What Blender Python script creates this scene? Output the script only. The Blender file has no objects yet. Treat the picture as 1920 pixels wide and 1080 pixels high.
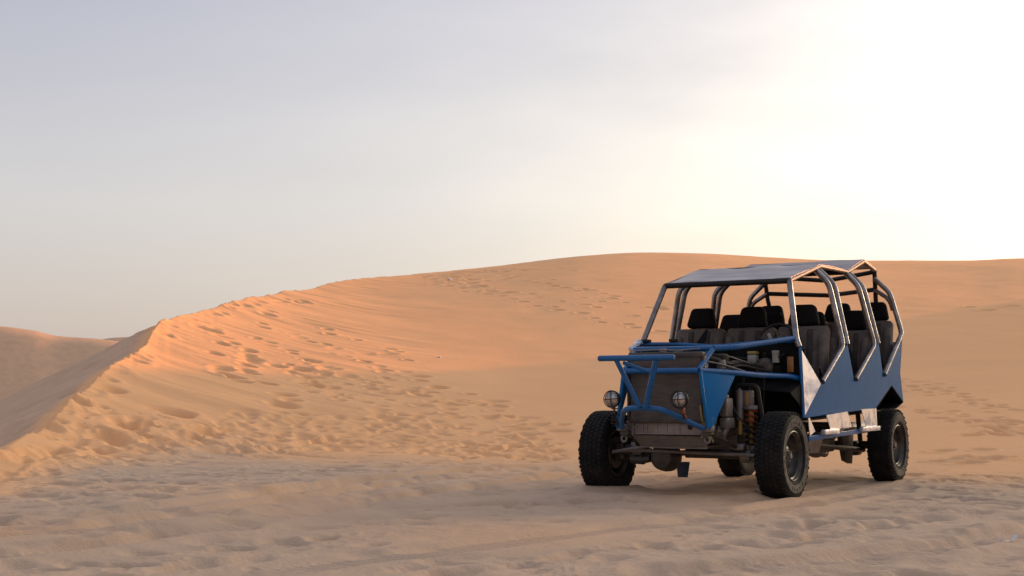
import bpy, bmesh, math, random
import numpy as np
from mathutils import Vector, Matrix

R = math.radians
scene = bpy.context.scene
col = scene.collection

# ------------------------------------------------------------------ camera
FPX, HOR, CAMH = 2702.4, 745.13, 0.92          # focal length and horizon row in 1920x1080 pixels
PITCH = math.atan((HOR - 540) / FPX)
cd = bpy.data.cameras.new('camera')
cam = bpy.data.objects.new('camera', cd)
col.objects.link(cam)
cam.location = (0, 0, CAMH)
cam.rotation_euler = (math.pi / 2 + PITCH, 0, 0)
cd.sensor_width = 36
cd.lens = FPX / 1920 * 36
cd.clip_start, cd.clip_end = 0.1, 20000
scene.camera = cam

# ------------------------------------------------------------------ sky and sun
SUN_AZ, SUN_EL = R(47), R(8.6)                 # azimuth to the right of the view axis
SUN_STRENGTH, SUN_COLOR = 4.6, (1.0, 0.30, 0.05)
world = bpy.data.worlds.new('World')
scene.world = world
world.use_nodes = True
wn, wl = world.node_tree.nodes, world.node_tree.links
wn.clear()


def wnode(t, **kw):
    n = wn.new(t)
    for k, v in kw.items():
        setattr(n, k, v)
    return n


def wmath(op, a, b=None, clamp=False):
    n = wnode('ShaderNodeMath', operation=op, use_clamp=clamp)
    for i, v in enumerate((a, b)):
        if v is None:
            continue
        if isinstance(v, (int, float)):
            n.inputs[i].default_value = v
        else:
            wl.new(v, n.inputs[i])
    return n.outputs[0]


sky = wnode('ShaderNodeTexSky', sky_type='NISHITA')
sky.sun_disc = False
sky.sun_elevation = SUN_EL
sky.sun_rotation = SUN_AZ
sky.air_density, sky.dust_density, sky.ozone_density = 1.0, 3.0, 1.0
tc = wnode('ShaderNodeTexCoord')
sep = wnode('ShaderNodeSeparateXYZ')
wl.new(tc.outputs['Generated'], sep.inputs[0])
# evening haze: pale veil, thickest at the horizon
ramp = wnode('ShaderNodeValToRGB')
el = ramp.color_ramp.elements
el[0].position, el[0].color = 0.0, (0.48, 0.405, 0.385, 1)
el[1].position, el[1].color = 1.0, (0.46, 0.455, 0.53, 1)
for p, c in ((0.05, (0.505, 0.44, 0.425, 1)), (0.13, (0.53, 0.50, 0.515, 1)), (0.27, (0.385, 0.38, 0.46, 1))):
    e = el.new(p)
    e.color = c
wl.new(sep.outputs['Z'], ramp.inputs[0])
# forward-scattered glow round the low sun behind thin cloud
sd = Vector((math.sin(SUN_AZ) * math.cos(SUN_EL), math.cos(SUN_AZ) * math.cos(SUN_EL), math.sin(SUN_EL)))
dot = wnode('ShaderNodeVectorMath', operation='DOT_PRODUCT')
nrm = wnode('ShaderNodeVectorMath', operation='NORMALIZE')
wl.new(tc.outputs['Generated'], nrm.inputs[0])
wl.new(nrm.outputs[0], dot.inputs[0])
dot.inputs[1].default_value = sd
dm1 = wmath('SUBTRACT', dot.outputs['Value'], 1.0)
# faint cloud structure in the glow
mp = wnode('ShaderNodeMapping')
mp.inputs['Scale'].default_value = (1.0, 1.0, 3.6)
wl.new(tc.outputs['Generated'], mp.inputs[0])
cn = wnode('ShaderNodeTexNoise')
cn.inputs['Scale'].default_value = 4.2
cn.inputs['Detail'].default_value = 4
wl.new(mp.outputs[0], cn.inputs['Vector'])
cl = wmath('MULTIPLY_ADD', cn.outputs['Fac'], 1.7)
cl.node.inputs[2].default_value = 0.15
lobe1 = wmath('MULTIPLY', wmath('EXPONENT', wmath('MULTIPLY', dm1, 50.0)), 20.0)
lobe2 = wmath('MULTIPLY', wmath('EXPONENT', wmath('MULTIPLY', dm1, 6.8)), 1.2)
glow1 = wmath('MULTIPLY', lobe1, cl)
gc1 = wnode('ShaderNodeVectorMath', operation='SCALE')
gc1.inputs[0].default_value = (1.0, 0.80, 0.55)
wl.new(glow1, gc1.inputs['Scale'])
gc2 = wnode('ShaderNodeVectorMath', operation='SCALE')
gc2.inputs[0].default_value = (1.0, 0.86, 0.62)
hz = wnode('ShaderNodeMapRange', interpolation_type='SMOOTHSTEP')        # light dims in the thick air low over the ground
for i_, v_ in enumerate((0.02, 0.20, 0.62, 1.12)):
    hz.inputs[i_ + 1].default_value = v_
wl.new(sep.outputs['Z'], hz.inputs[0])
wl.new(wmath('MULTIPLY', wmath('MULTIPLY', lobe2, cl), hz.outputs[0]), gc2.inputs['Scale'])
a1 = wnode('ShaderNodeVectorMath', operation='ADD')
wl.new(gc1.outputs[0], a1.inputs[0]); wl.new(gc2.outputs[0], a1.inputs[1])
a2 = wnode('ShaderNodeVectorMath', operation='ADD')
wl.new(a1.outputs[0], a2.inputs[0]); wl.new(ramp.outputs[0], a2.inputs[1])
bg1 = wnode('ShaderNodeBackground'); bg1.inputs[1].default_value = 0.05
bg2 = wnode('ShaderNodeBackground'); bg2.inputs[1].default_value = 1.0
wl.new(sky.outputs[0], bg1.inputs[0])
wl.new(a2.outputs[0], bg2.inputs[0])
adds = wnode('ShaderNodeAddShader')
wl.new(bg1.outputs[0], adds.inputs[0]); wl.new(bg2.outputs[0], adds.inputs[1])
wo = wnode('ShaderNodeOutputWorld')
wl.new(adds.outputs[0], wo.inputs[0])

sl = bpy.data.lights.new('sun', 'SUN')
sl.energy, sl.angle, sl.color = SUN_STRENGTH, R(0.6), SUN_COLOR
so = bpy.data.objects.new('sun', sl)
col.objects.link(so)
so.rotation_euler = (-sd).to_track_quat('-Z', 'Y').to_euler()
so.location = (40, 60, 30)

vs = scene.view_settings
vs.view_transform, vs.look, vs.gamma, vs.exposure = 'Standard', 'None', 1.0, 0.0
vs.use_curve_mapping = False

# ------------------------------------------------------------------ materials
M = {}


def mat(name, base, rough=0.5, metal=0.0, var=0.0, vscale=6.0, base2=None, bump=0.0, bscale=40.0, spec=0.5, coat=0.0,
        rvar=0.0, stretch=(1, 1, 1), thr=None, dust=0.0, ior=1.5):
    m = bpy.data.materials.new(name)
    m.use_nodes = True
    nt = m.node_tree
    n, l = nt.nodes, nt.links
    p = n['Principled BSDF']
    p.inputs['Base Color'].default_value = (*base, 1)
    p.inputs['Roughness'].default_value = rough
    p.inputs['Metallic'].default_value = metal
    p.inputs['Specular IOR Level'].default_value = spec
    p.inputs['IOR'].default_value = ior
    p.inputs['Coat Weight'].default_value = coat
    p.inputs['Coat Roughness'].default_value = 0.15
    t = n.new('ShaderNodeTexCoord')
    mp = n.new('ShaderNodeMapping')
    mp.inputs['Scale'].default_value = stretch
    l.new(t.outputs['Object'], mp.inputs[0])
    if base2 is None and var:
        base2 = tuple(c * (1 - var) for c in base)
    out = None
    if base2 is not None:
        tx = n.new('ShaderNodeTexNoise')
        tx.inputs['Scale'].default_value = vscale
        tx.inputs['Detail'].default_value = 5
        tx.inputs['Roughness'].default_value = 0.62
        l.new(mp.outputs[0], tx.inputs['Vector'])
        rp = n.new('ShaderNodeValToRGB')
        lo, hi = thr or (0.35, 0.68)
        rp.color_ramp.elements[0].position, rp.color_ramp.elements[0].color = lo, (*base, 1)
        rp.color_ramp.elements[1].position, rp.color_ramp.elements[1].color = hi, (*base2, 1)
        l.new(tx.outputs['Fac'], rp.inputs[0])
        out = rp.outputs[0]
        if rvar:
            mr = n.new('ShaderNodeMapRange')
            mr.inputs['From Min'].default_value, mr.inputs['From Max'].default_value = 0.3, 0.7
            mr.inputs['To Min'].default_value, mr.inputs['To Max'].default_value = rough - rvar, rough + rvar
            l.new(tx.outputs['Fac'], mr.inputs[0])
            l.new(mr.outputs[0], p.inputs['Roughness'])
    if dust:                                            # settled sand dust in blotches
        tx = n.new('ShaderNodeTexNoise')
        tx.inputs['Scale'].default_value = 9
        tx.inputs['Detail'].default_value = 8
        l.new(t.outputs['Object'], tx.inputs['Vector'])
        mr = n.new('ShaderNodeMapRange')
        mr.inputs['From Min'].default_value, mr.inputs['From Max'].default_value = 0.42, 0.75
        mr.inputs['To Min'].default_value, mr.inputs['To Max'].default_value = 0.0, dust
        l.new(tx.outputs['Fac'], mr.inputs[0])
        mx = n.new('ShaderNodeMixRGB')
        l.new(mr.outputs[0], mx.inputs[0])
        if out is not None:
            l.new(out, mx.inputs[1])
        else:
            mx.inputs[1].default_value = (*base, 1)
        mx.inputs[2].default_value = (0.30, 0.22, 0.15, 1)
        out = mx.outputs[0]
    if out is not None:
        l.new(out, p.inputs['Base Color'])
    if bump:
        tb = n.new('ShaderNodeTexNoise')
        tb.inputs['Scale'].default_value = bscale
        tb.inputs['Detail'].default_value = 4
        l.new(mp.outputs[0], tb.inputs['Vector'])
        b = n.new('ShaderNodeBump')
        b.inputs['Strength'].default_value = bump
        b.inputs['Distance'].default_value = 0.01
        l.new(tb.outputs['Fac'], b.inputs['Height'])
        l.new(b.outputs[0], p.inputs['Normal'])
    M[name] = m
    return m


mat('blue_paint', (0.003, 0.098, 0.29), 0.27, var=0.2, vscale=5, spec=0.4, bump=0.05, bscale=14, rvar=0.08, dust=0.03)
mat('blue_panel_paint', (0.003, 0.122, 0.32), 0.36, var=0.14, vscale=2.2, ior=1.25, spec=0.5, bump=0.14, bscale=1.6, rvar=0.05)
mat('navy_paint', (0.004, 0.022, 0.055), 0.5, var=0.2, dust=0.1)
mat('dull_steel', (0.20, 0.185, 0.18), 0.55, 0.6, base2=(0.12, 0.11, 0.11), vscale=7, dust=0.15)
mat('bare_steel', (0.29, 0.275, 0.28), 0.30, 0.9, base2=(0.13, 0.12, 0.125), vscale=7, rvar=0.08, bump=0.06, bscale=30, dust=0.12)
mat('bright_aluminium', (0.90, 0.86, 0.87), 0.42, 0.9, base2=(0.36, 0.38, 0.50), vscale=5.5, thr=(0.46, 0.66), rvar=0.08, bump=0.06, bscale=6)
mat('roof_sheet', (0.34, 0.32, 0.345), 0.45, 0.35, base2=(0.20, 0.18, 0.215), vscale=2.6, rvar=0.08, bump=0.15, bscale=5, stretch=(1, 0.45, 1), dust=0.12)
mat('black_steel', (0.010, 0.009, 0.009), 0.6, 0.0, var=0.5, vscale=8, spec=0.3, dust=0.04)
mat('matt_black', (0.008, 0.0075, 0.0075), 0.8, 0.0, var=0.4, vscale=8, spec=0.1)
mat('dark_metal', (0.05, 0.045, 0.042), 0.5, 0.4, base2=(0.03, 0.022, 0.018), vscale=9, bump=0.2, bscale=40, dust=0.3)
mat('grey_metal', (0.20, 0.18, 0.175), 0.5, 0.35, base2=(0.12, 0.105, 0.10), vscale=8, bump=0.1, bscale=25, dust=0.3)
mat('valance_metal', (0.29, 0.255, 0.25), 0.5, 0.2, base2=(0.19, 0.16, 0.155), vscale=6, bump=0.1, bscale=25, dust=0.3)
mat('radiator_core', (0.135, 0.115, 0.105), 0.6, 0.1, base2=(0.075, 0.068, 0.064), vscale=9, stretch=(1, 1, 10), thr=(0.36, 0.66), dust=0.2)
mat('rubber', (0.008, 0.008, 0.009), 0.8, var=0.35, vscale=12, bump=0.2, bscale=60, spec=0.22, dust=0.05)
mat('sidewall_rubber', (0.016, 0.015, 0.015), 0.6, base2=(0.05, 0.042, 0.034), vscale=9, thr=(0.45, 0.8), bump=0.1, bscale=60, spec=0.4, dust=0.2)
mat('rim_steel', (0.018, 0.017, 0.017), 0.38, 0.4, base2=(0.04, 0.036, 0.034), vscale=10, dust=0.2)
mat('seat_cloth', (0.135, 0.115, 0.105), 0.9, base2=(0.075, 0.064, 0.06), vscale=7, bump=0.35, bscale=70, spec=0.15, dust=0.15)
mat('seat_cloth_dark', (0.07, 0.06, 0.056), 0.9, base2=(0.04, 0.034, 0.033), vscale=9, bump=0.35, bscale=70, spec=0.15)
mat('headrest_cloth', (0.010, 0.009, 0.010), 0.92, var=0.3, vscale=10, bump=0.3, bscale=70, spec=0.12)
mat('belt_web', (0.010, 0.009, 0.012), 0.7, spec=0.2)
mat('chrome', (0.7, 0.68, 0.66), 0.18, 1.0)
mat('lamp_glass', (0.46, 0.44, 0.43), 0.16, 0.75, base2=(0.2, 0.19, 0.19), vscale=16, bump=0.5, bscale=30, coat=0.6)
mat('yellow_paint', (0.42, 0.22, 0.025), 0.45, var=0.3, vscale=12, dust=0.2)
mat('red_paint', (0.20, 0.02, 0.015), 0.5, var=0.3, vscale=12)
mat('white_plastic', (0.27, 0.26, 0.235), 0.4, var=0.2, vscale=8)
mat('yellow_plastic', (0.26, 0.20, 0.05), 0.4)
mat('orange_plastic', (0.30, 0.12, 0.025), 0.35, base2=(0.20, 0.075, 0.015), vscale=6, dust=0.2)
mat('orange_wire', (0.42, 0.11, 0.03), 0.5)
mat('pale_plastic', (0.62, 0.60, 0.56), 0.5)


def sand_material():
    m = bpy.data.materials.new('sand')
    m.use_nodes = True
    nt = m.node_tree
    n, l = nt.nodes, nt.links
    p = n['Principled BSDF']
    p.inputs['Roughness'].default_value = 0.95
    p.inputs['Specular IOR Level'].default_value = 0.12
    geo = n.new('ShaderNodeNewGeometry')
    at = n.new('ShaderNodeAttribute'); at.attribute_name = 'coarse_shade'  # grey sand of the flat, plus shade painted on ridge flank and far dunes

    def noise(scale, det=4, rough=0.55):
        t = n.new('ShaderNodeTexNoise')
        t.inputs['Scale'].default_value = scale
        t.inputs['Detail'].default_value = det
        t.inputs['Roughness'].default_value = rough
        l.new(geo.outputs['Position'], t.inputs['Vector'])
        return t.outputs['Fac']

    def mrange(v, a, b, c, d):
        r = n.new('ShaderNodeMapRange')
        for i, x in enumerate((a, b, c, d)):
            r.inputs[i + 1].default_value = x
        l.new(v, r.inputs[0])
        return r.outputs[0]

    def mix(f, a, b, mode='MIX'):
        x = n.new('ShaderNodeMixRGB'); x.blend_type = mode
        for i, v in enumerate((f, a, b)):
            if isinstance(v, tuple):
                x.inputs[i].default_value = (*v, 1)
            elif isinstance(v, float):
                x.inputs[i].default_value = v
            else:
                l.new(v, x.inputs[i])
        return x.outputs[0]
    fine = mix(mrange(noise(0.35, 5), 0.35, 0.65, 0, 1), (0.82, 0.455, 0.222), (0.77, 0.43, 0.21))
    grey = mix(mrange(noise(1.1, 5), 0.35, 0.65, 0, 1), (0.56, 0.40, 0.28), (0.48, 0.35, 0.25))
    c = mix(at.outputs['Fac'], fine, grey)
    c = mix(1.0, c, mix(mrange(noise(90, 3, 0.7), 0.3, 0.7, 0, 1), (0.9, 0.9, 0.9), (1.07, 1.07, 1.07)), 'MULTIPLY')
    l.new(c, p.inputs['Base Color'])
    b1 = n.new('ShaderNodeBump'); b1.inputs['Strength'].default_value = 0.8; b1.inputs['Distance'].default_value = 0.012
    l.new(noise(28, 5, 0.6), b1.inputs['Height'])
    b2 = n.new('ShaderNodeBump'); b2.inputs['Strength'].default_value = 0.35; b2.inputs['Distance'].default_value = 0.004
    l.new(noise(160, 2), b2.inputs['Height'])
    l.new(b1.outputs[0], b2.inputs['Normal'])
    l.new(b2.outputs[0], p.inputs['Normal'])
    M['sand'] = m


sand_material()

# ------------------------------------------------------------------ vehicle pose (needed by the ground too)
VO = Vector((1.68421, 13.54154, 0.0))
FW = Vector((-0.51216, -0.85889, 0.0)).normalized()
LF = Vector((-FW.y, FW.x, 0.0))
VROT = math.atan2(FW.y, FW.x)
WB, TRK = 3.317, 0.879                                  # wheelbase, half track


def v2w(x, y):
    p = VO + FW * x + LF * y
    return p.x, p.y


# ------------------------------------------------------------------ terrain
rng = np.random.default_rng(7)


def vnoise(x, y, seed):
    xi, yi = np.floor(x).astype(np.int64), np.floor(y).astype(np.int64)
    fx, fy = x - xi, y - yi
    fx = fx * fx * fx * (fx * (fx * 6 - 15) + 10)
    fy = fy * fy * fy * (fy * (fy * 6 - 15) + 10)

    def h(a, b):
        v = (a * 374761393 + b * 668265263 + seed * 974634777) & 0xFFFFFFFF
        v = ((v ^ (v >> 13)) * 1274126177) & 0xFFFFFFFF
        return ((v ^ (v >> 16)) & 0xFFFF) / 32767.5 - 1.0
    a = h(xi, yi) * (1 - fx) + h(xi + 1, yi) * fx
    b = h(xi, yi + 1) * (1 - fx) + h(xi + 1, yi + 1) * fx
    return a * (1 - fy) + b * fy


def az_of(px):
    return np.arctan((np.asarray(px, float) - 960) / FPX)


def tab(rows):
    a = np.array(rows, float)
    return az_of(a[:, 0]), a[:, 1:]


def sstep(a, b, x):
    t = np.clip((x - a) / (b - a), 0, 1)
    return t * t * (3 - 2 * t)


# dune crest as bearing -> (row of the photo, distance)
CA, CV = tab([(-2600, 900, 15), (-900, 880, 16), (-300, 862, 17.5), (0, 835, 20), (67, 800, 22.5), (120, 762, 25), (150, 733, 27),
              (213, 682, 32), (267, 650, 37), (300, 609, 43), (370, 590, 50), (450, 567, 58), (550, 549, 68), (640, 527, 78),
              (740, 515, 87), (850, 505, 95), (1000, 490, 106), (1100, 481, 112), (1200, 475.5, 118), (1300, 474.5, 123),
              (1450, 482, 129), (1560, 487, 133), (1800, 490, 138), (1920, 486, 140), (2060, 483, 142), (2350, 480, 142), (2800, 490, 142),
              (3400, 510, 140), (5000, 580, 130), (9000, 700, 110)])
BA, BV = tab([(-2600, 12), (-300, 14), (0, 17), (250, 24), (450, 25), (650, 22), (1000, 21), (1200, 20), (1920, 18.4), (2600, 20), (9000, 30)])
FA, FV = tab([(-2600, 600), (-300, 596), (0, 610.5), (60, 618), (110, 629), (180, 634), (300, 650), (500, 680), (900, 745)])
GA, GV = tab([(-300, 660), (60, 650), (120, 640), (180, 634), (215, 629.5), (265, 627), (300, 622), (420, 616), (700, 640), (900, 745)])
XC_Y = np.array([c[1] * math.cos(a) for a, c in zip(CA, CV)])
XC_X = np.array([c[1] * math.sin(a) for a, c in zip(CA, CV)])
XC_H = np.array([CAMH + c[1] * math.cos(a) * (HOR - c[0]) / FPX for a, c in zip(CA, CV)])
SHADE_CREST = np.array([(a * 0.731 + c * 0.682, a * 0.682 - c * 0.731, h) for a, c, h in (
    (75, 60, 10.6), (75, 20, 12.4), (75, 5, 12.4), (75, -10, 11.7), (75, -17, 11.4), (100, -19, 15.0), (100, -24, 14.9), (100, -28, 14.5), (100, -30, 11.2), (101, -32, 7))])  # crest of the unseen dune, heights set for the shadow edge
_k = (CA < az_of(760)) & (CA > az_of(-1000))
RY, RX, RH = XC_Y[_k], XC_X[_k], XC_H[_k]


def sinterp(x, xp, fp):                                 # smooth interpolation (monotone cubic)
    x = np.clip(x, xp[0], xp[-1])
    d = np.diff(xp); m = np.diff(fp) / d
    t = np.empty(len(xp)); t[0], t[-1] = m[0], m[-1]
    t[1:-1] = np.where(m[:-1] * m[1:] > 0, 2 * m[:-1] * m[1:] / (m[:-1] + m[1:] + 1e-12), 0)
    i = np.clip(np.searchsorted(xp, x) - 1, 0, len(d) - 1)
    s = (x - xp[i]) / d[i]
    h00 = (1 + 2 * s) * (1 - s) ** 2; h10 = s * (1 - s) ** 2; h01 = s * s * (3 - 2 * s); h11 = s * s * (s - 1)
    return h00 * fp[i] + h10 * d[i] * t[i] + h01 * fp[i + 1] + h11 * d[i] * t[i + 1]


def base_height(x, y):
    """large shape of the place: flat, ridge, big dune, far dunes; returns height and a zone code"""
    r = np.hypot(x, y)
    az = np.arctan2(x, y)
    back = np.abs(az) > 1.2
    azc = np.clip(az, CA[0], CA[-1])
    D = sinterp(azc, CA, CV[:, 1])
    left = 1 - sstep(az_of(330), az_of(520), azc)
    jit = vnoise(azc * 190, azc * 0 + 3.3, 5) * 0.006 + vnoise(azc * 520, azc * 0 + 1.7, 6) * 0.002
    D = D * (1 + jit * left)
    row = sinterp(azc, CA, CV[:, 0])
    ca = np.cos(azc)
    Hc = CAMH + D * ca * (HOR - row) / FPX
    Bd = sinterp(azc, BA, BV[:, 0])
    Bd = Bd + vnoise(azc * 16, azc * 0, 11) * 0.8
    t = np.clip((r - Bd) / np.maximum(D - Bd, 1), 0, 1.0)
    big = sstep(az_of(430), az_of(1120), azc)
    far_r = 0.22 * sstep(az_of(1000), az_of(1900), azc)
    S = (1 - big) * t ** 1.5 + big * (
        (1 - far_r) * (0.45 * t ** 1.5 + 0.55 * (3 * t * t - 2 * t ** 3)) + far_r * (0.62 * t + 0.38 * np.sin(t * math.pi / 2)) * (t / (t + 0.05)) * 1.05)
    V = Hc * S
    # sharp left ridge: slip face falling to the right, gentle windward side to the left
    yc = np.clip(y, RY[0], RY[-1])
    Xc, Hr = sinterp(yc, RY, RX), sinterp(yc, RY, RH)
    u = x - Xc
    W = 6.0 * np.maximum(Hr, 0.3)
    s = np.clip(u / W, 0, 1)
    slip = Hr * (1 - s) ** 1.3 * sstep(RY[-1] + 6, 62, y)
    k = np.clip(0.009 * r, 0.08, 0.55)
    front = np.log(np.exp(np.clip(V / k, -50, 400)) + np.exp(np.clip(slip / k, -50, 400))) * k - k * 0.6931 * np.exp(-np.maximum(V, slip) / (1.5 * k))
    front = np.minimum(front, np.maximum(Hc + 0.0, 0.01))
    dr = np.maximum(r - D, 0)
    lb = Hr - 0.45 * np.maximum(-u, 0) - 0.004 * np.maximum(-u, 0) ** 2
    rb = Hc - 0.22 * dr
    wv = sstep(az_of(420), az_of(640), azc)
    bk = lb * (1 - wv) + rb * wv
    bk = np.minimum(bk, Hc + dr * 0.20)
    # far dunes behind
    f1 = CAMH + 190 * ca * (HOR - sinterp(azc, FA, FV[:, 0])) / FPX
    f2 = CAMH + 300 * ca * (HOR - sinterp(azc, GA, GV[:, 0])) / FPX
    far = np.where(r < 190, -1.5 + (f1 + 1.5) * np.clip((r - 173) / 17, 0, 1) ** 1.0, np.maximum(f1 - (r - 190) * 0.30, -4))
    far2 = np.where(r < 300, -2 + (f2 + 2) * np.clip((r - 240) / 60, 0, 1) ** 1.1, np.maximum(f2 - (r - 300) * 0.25, -4))
    bk2 = np.maximum(np.maximum(bk, far), far2)
    h = np.where(r <= D, front, bk2)
    h = np.where(back, 0.0, h)
    # unseen neighbouring dune right of the view, crest shaped to shade the flat
    k = (x > 22) & (y > 0) & (r < 160)
    if k.any():
        xx, yy = x[k], y[k]
        best = np.full(xx.shape, -9.0)
        for a, b in zip(SHADE_CREST[:-1], SHADE_CREST[1:]):
            ab = b - a
            l2 = ab[0] ** 2 + ab[1] ** 2
            tt = np.clip(((xx - a[0]) * ab[0] + (yy - a[1]) * ab[1]) / l2, 0, 1)
            d = np.hypot(xx - a[0] - tt * ab[0], yy - a[1] - tt * ab[1])
            best = np.maximum(best, a[2] + tt * ab[2] - 0.66 * (np.sqrt(d * d + 1.0) - 1.0))
        h[k] = np.maximum(h[k], best)
    zone = np.where(r <= D, np.where(t > 0, 1, 0), np.where(bk2 > bk + 1e-6, 2, 1))
    zone = np.where((r <= D) & (front > 0.10), 1, zone)
    zone = np.where(back, 0, zone)
    t = np.maximum(t, np.where(r <= D, np.clip(front * 0.12 - 0.004, 0, 1), t))
    return h, zone, t, (r - Bd) / 6.0


def ground_point(px, py):
    """where the sight line through a photo point meets the large shape"""
    px, py = np.atleast_1d(np.asarray(px, float)), np.atleast_1d(np.asarray(py, float))
    az = np.arctan((px - 960) / FPX)
    rr = np.geomspace(6, 170, 700)
    X, Y = np.sin(az)[:, None] * rr, np.cos(az)[:, None] * rr
    h = base_height(X.ravel(), Y.ravel())[0].reshape(X.shape)
    e = (HOR - py[:, None]) / FPX / np.sqrt(1 + ((px[:, None] - 960) / FPX) ** 2)
    ok = (h - CAMH) / rr >= e
    i = np.where(ok.any(1), ok.argmax(1), 0)
    j = np.arange(len(i))
    return X[j, i], Y[j, i], ok.any(1)


# polar sheet: fine where the camera looks, coarse all round out to the horizon
NFINE = 860
fine = np.linspace(R(-21.2), R(21.2), NFINE)
cl_ = np.linspace(R(-180), R(-21.2), 90)[:-1]
cr_ = np.linspace(R(21.2), R(180), 90)[1:-1]
AZ = np.concatenate([cl_, fine, cr_])
RR = np.concatenate([np.array([0.4, 1, 2, 3, 4, 4.8]), np.geomspace(5.4, 150, 1240), np.geomspace(152, 330, 70), np.geomspace(345, 6000, 24)])
A2, R2 = np.meshgrid(AZ, RR)
GX, GY = np.sin(A2) * R2, np.cos(A2) * R2
GH, ZN, GT, GB = base_height(GX.ravel(), GY.ravel())
GH, ZN, GT = GH.reshape(GX.shape), ZN.reshape(GX.shape), GT.reshape(GX.shape)
GB = GB.reshape(GX.shape)


def add_detail():
    global GH
    near = R2 < 160
    x, y = GX[near], GY[near]
    r = R2[near]
    h = np.zeros_like(x)
    rough = np.where(ZN[near] == 0, 1.0, 0.0)
    tt = GT[near]
    rough = np.clip(1 - 0.55 * sstep(0.0, 0.01, tt) - 0.45 * sstep(0.01, 0.12, tt), 0.0, 1.0) * (ZN[near] < 2)
    wx = x + 0.25 * vnoise(x * 1.3, y * 1.3, 21)
    wy = y + 0.25 * vnoise(x * 1.3, y * 1.3, 22)
    # trampled sand: soft hummocks; ridged so the crests between hollows are narrow
    def ridged(n):
        return 1 - np.abs(n) * 2
    h += rough * 0.007 * ridged(vnoise(wx * 2.1, wy * 1.5, 31))
    h += rough * 0.006 * ridged(vnoise(wx * 4.3, wy * 2.9, 32))
    h += rough * 0.005 * vnoise(wx * 9, wy * 7, 33)
    h += rough * 0.0035 * vnoise(wx * 22, wy * 17, 34) * (r < 40)
    h += rough * 0.014 * vnoise(x * 0.45, y * 0.35, 35)
    dn = (ZN[near] == 1) * 1.0
    h += dn * 0.10 * vnoise(x * 0.11, y * 0.09, 41) * sstep(0.02, 0.2, tt)
    h += dn * (1 - rough) * 0.012 * vnoise(x * 0.9, y * 0.7, 42)
    # wind streaks running down the slip face of the left ridge
    lf = dn * (1 - sstep(az_of(560), az_of(900), A2[near])) * (1 - rough * 0.7)
    h += lf * 0.055 * vnoise(x * 0.30 + y * 0.10, y * 0.62 + x * 0.32, 43)
    h += lf * 0.030 * vnoise(x * 0.5 + y * 0.2, y * 1.5 + x * 0.8, 44)
    h += lf * 0.010 * vnoise(x * 1.2, y * 3.4 + x * 1.8, 45)
    # grey windward side: wind ripples
    GH[near] += h
    # level pad under the parked vehicle, a little sand heaped against the tyres
    cxy = v2w(-WB / 2, 0)
    dx, dy = GX - cxy[0], GY - cxy[1]
    lx, ly = dx * FW.x + dy * FW.y, dx * LF.x + dy * LF.y
    w = sstep(0.9, 0.0, np.maximum(np.abs(lx) - 2.2, 0)) * sstep(0.9, 0.0, np.maximum(np.abs(ly) - 1.15, 0))
    det = GH - base_height(GX.ravel(), GY.ravel())[0].reshape(GX.shape)
    GH = GH * (1 - w) + (0.036 + 0.35 * np.clip(det, -.06, .06)) * w
    for wxl in (0.0, -WB):
        for wyl in (TRK, -TRK):
            p = v2w(wxl, wyl)
            d = np.hypot((GX - p[0]), (GY - p[1]))
            GH += 0.045 * np.exp(-((d - 0.26) / 0.12) ** 2) * (d < 1)


add_detail()


TRK_MASK = np.zeros_like(GH)


def track(pts, width, depth, berm):
    """tyre rut along world points"""
    global GH
    p = np.array(pts, float)
    q = []
    for a, b in zip(p[:-1], p[1:]):
        q.append(a + (b - a) * np.linspace(0, 1, 14)[:-1, None])
    q = np.concatenate(q + [p[-1:]])
    for _ in range(12):
        q[1:-1] = (q[:-2] + q[2:] + 2 * q[1:-1]) / 4
    x0, x1, y0, y1 = q[:, 0].min() - 1, q[:, 0].max() + 1, q[:, 1].min() - 1, q[:, 1].max() + 1
    m = (GX > x0) & (GX < x1) & (GY > y0) & (GY < y1) & (R2 < 40)
    x, y = GX[m], GY[m]
    best = np.full(x.shape, 9.0)
    along = np.zeros_like(x)
    L = 0
    for a, b in zip(q[:-1], q[1:]):
        ab = b - a
        l2 = ab @ ab
        t = np.clip(((x - a[0]) * ab[0] + (y - a[1]) * ab[1]) / l2, 0, 1)
        d = np.hypot(x - a[0] - t * ab[0], y - a[1] - t * ab[1])
        k = d < best
        best[k] = d[k]
        along[k] = L + t[k] * math.sqrt(l2)
        L += math.sqrt(l2)
    fade = sstep(0, 1.2, along) * sstep(0, 1.2, L - along)
    bw = width * (1 + 0.22 * vnoise(along * 1.7, along * 0, 51))
    g = -depth * sstep(bw * 0.62, bw * 0.38, best) + berm * np.exp(-((best - bw * 0.72) / (bw * 0.20)) ** 2)
    g *= 0.72 + 0.4 * vnoise(along * 0.9, along * 0 + 5, 52)
    lug = 0.006 * np.sin(along * 2 * math.pi / 0.09) * sstep(bw * 0.5, bw * 0.3, best)
    keep = sstep(bw * 2.0, bw * 1.0, best) * fade
    TRK_MASK[m] = np.maximum(TRK_MASK[m], keep)
    b0 = base_height(x, y)[0]
    GH[m] = b0 + (GH[m] - b0) * (1 - 0.75 * keep) + (g + lug) * fade


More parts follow.
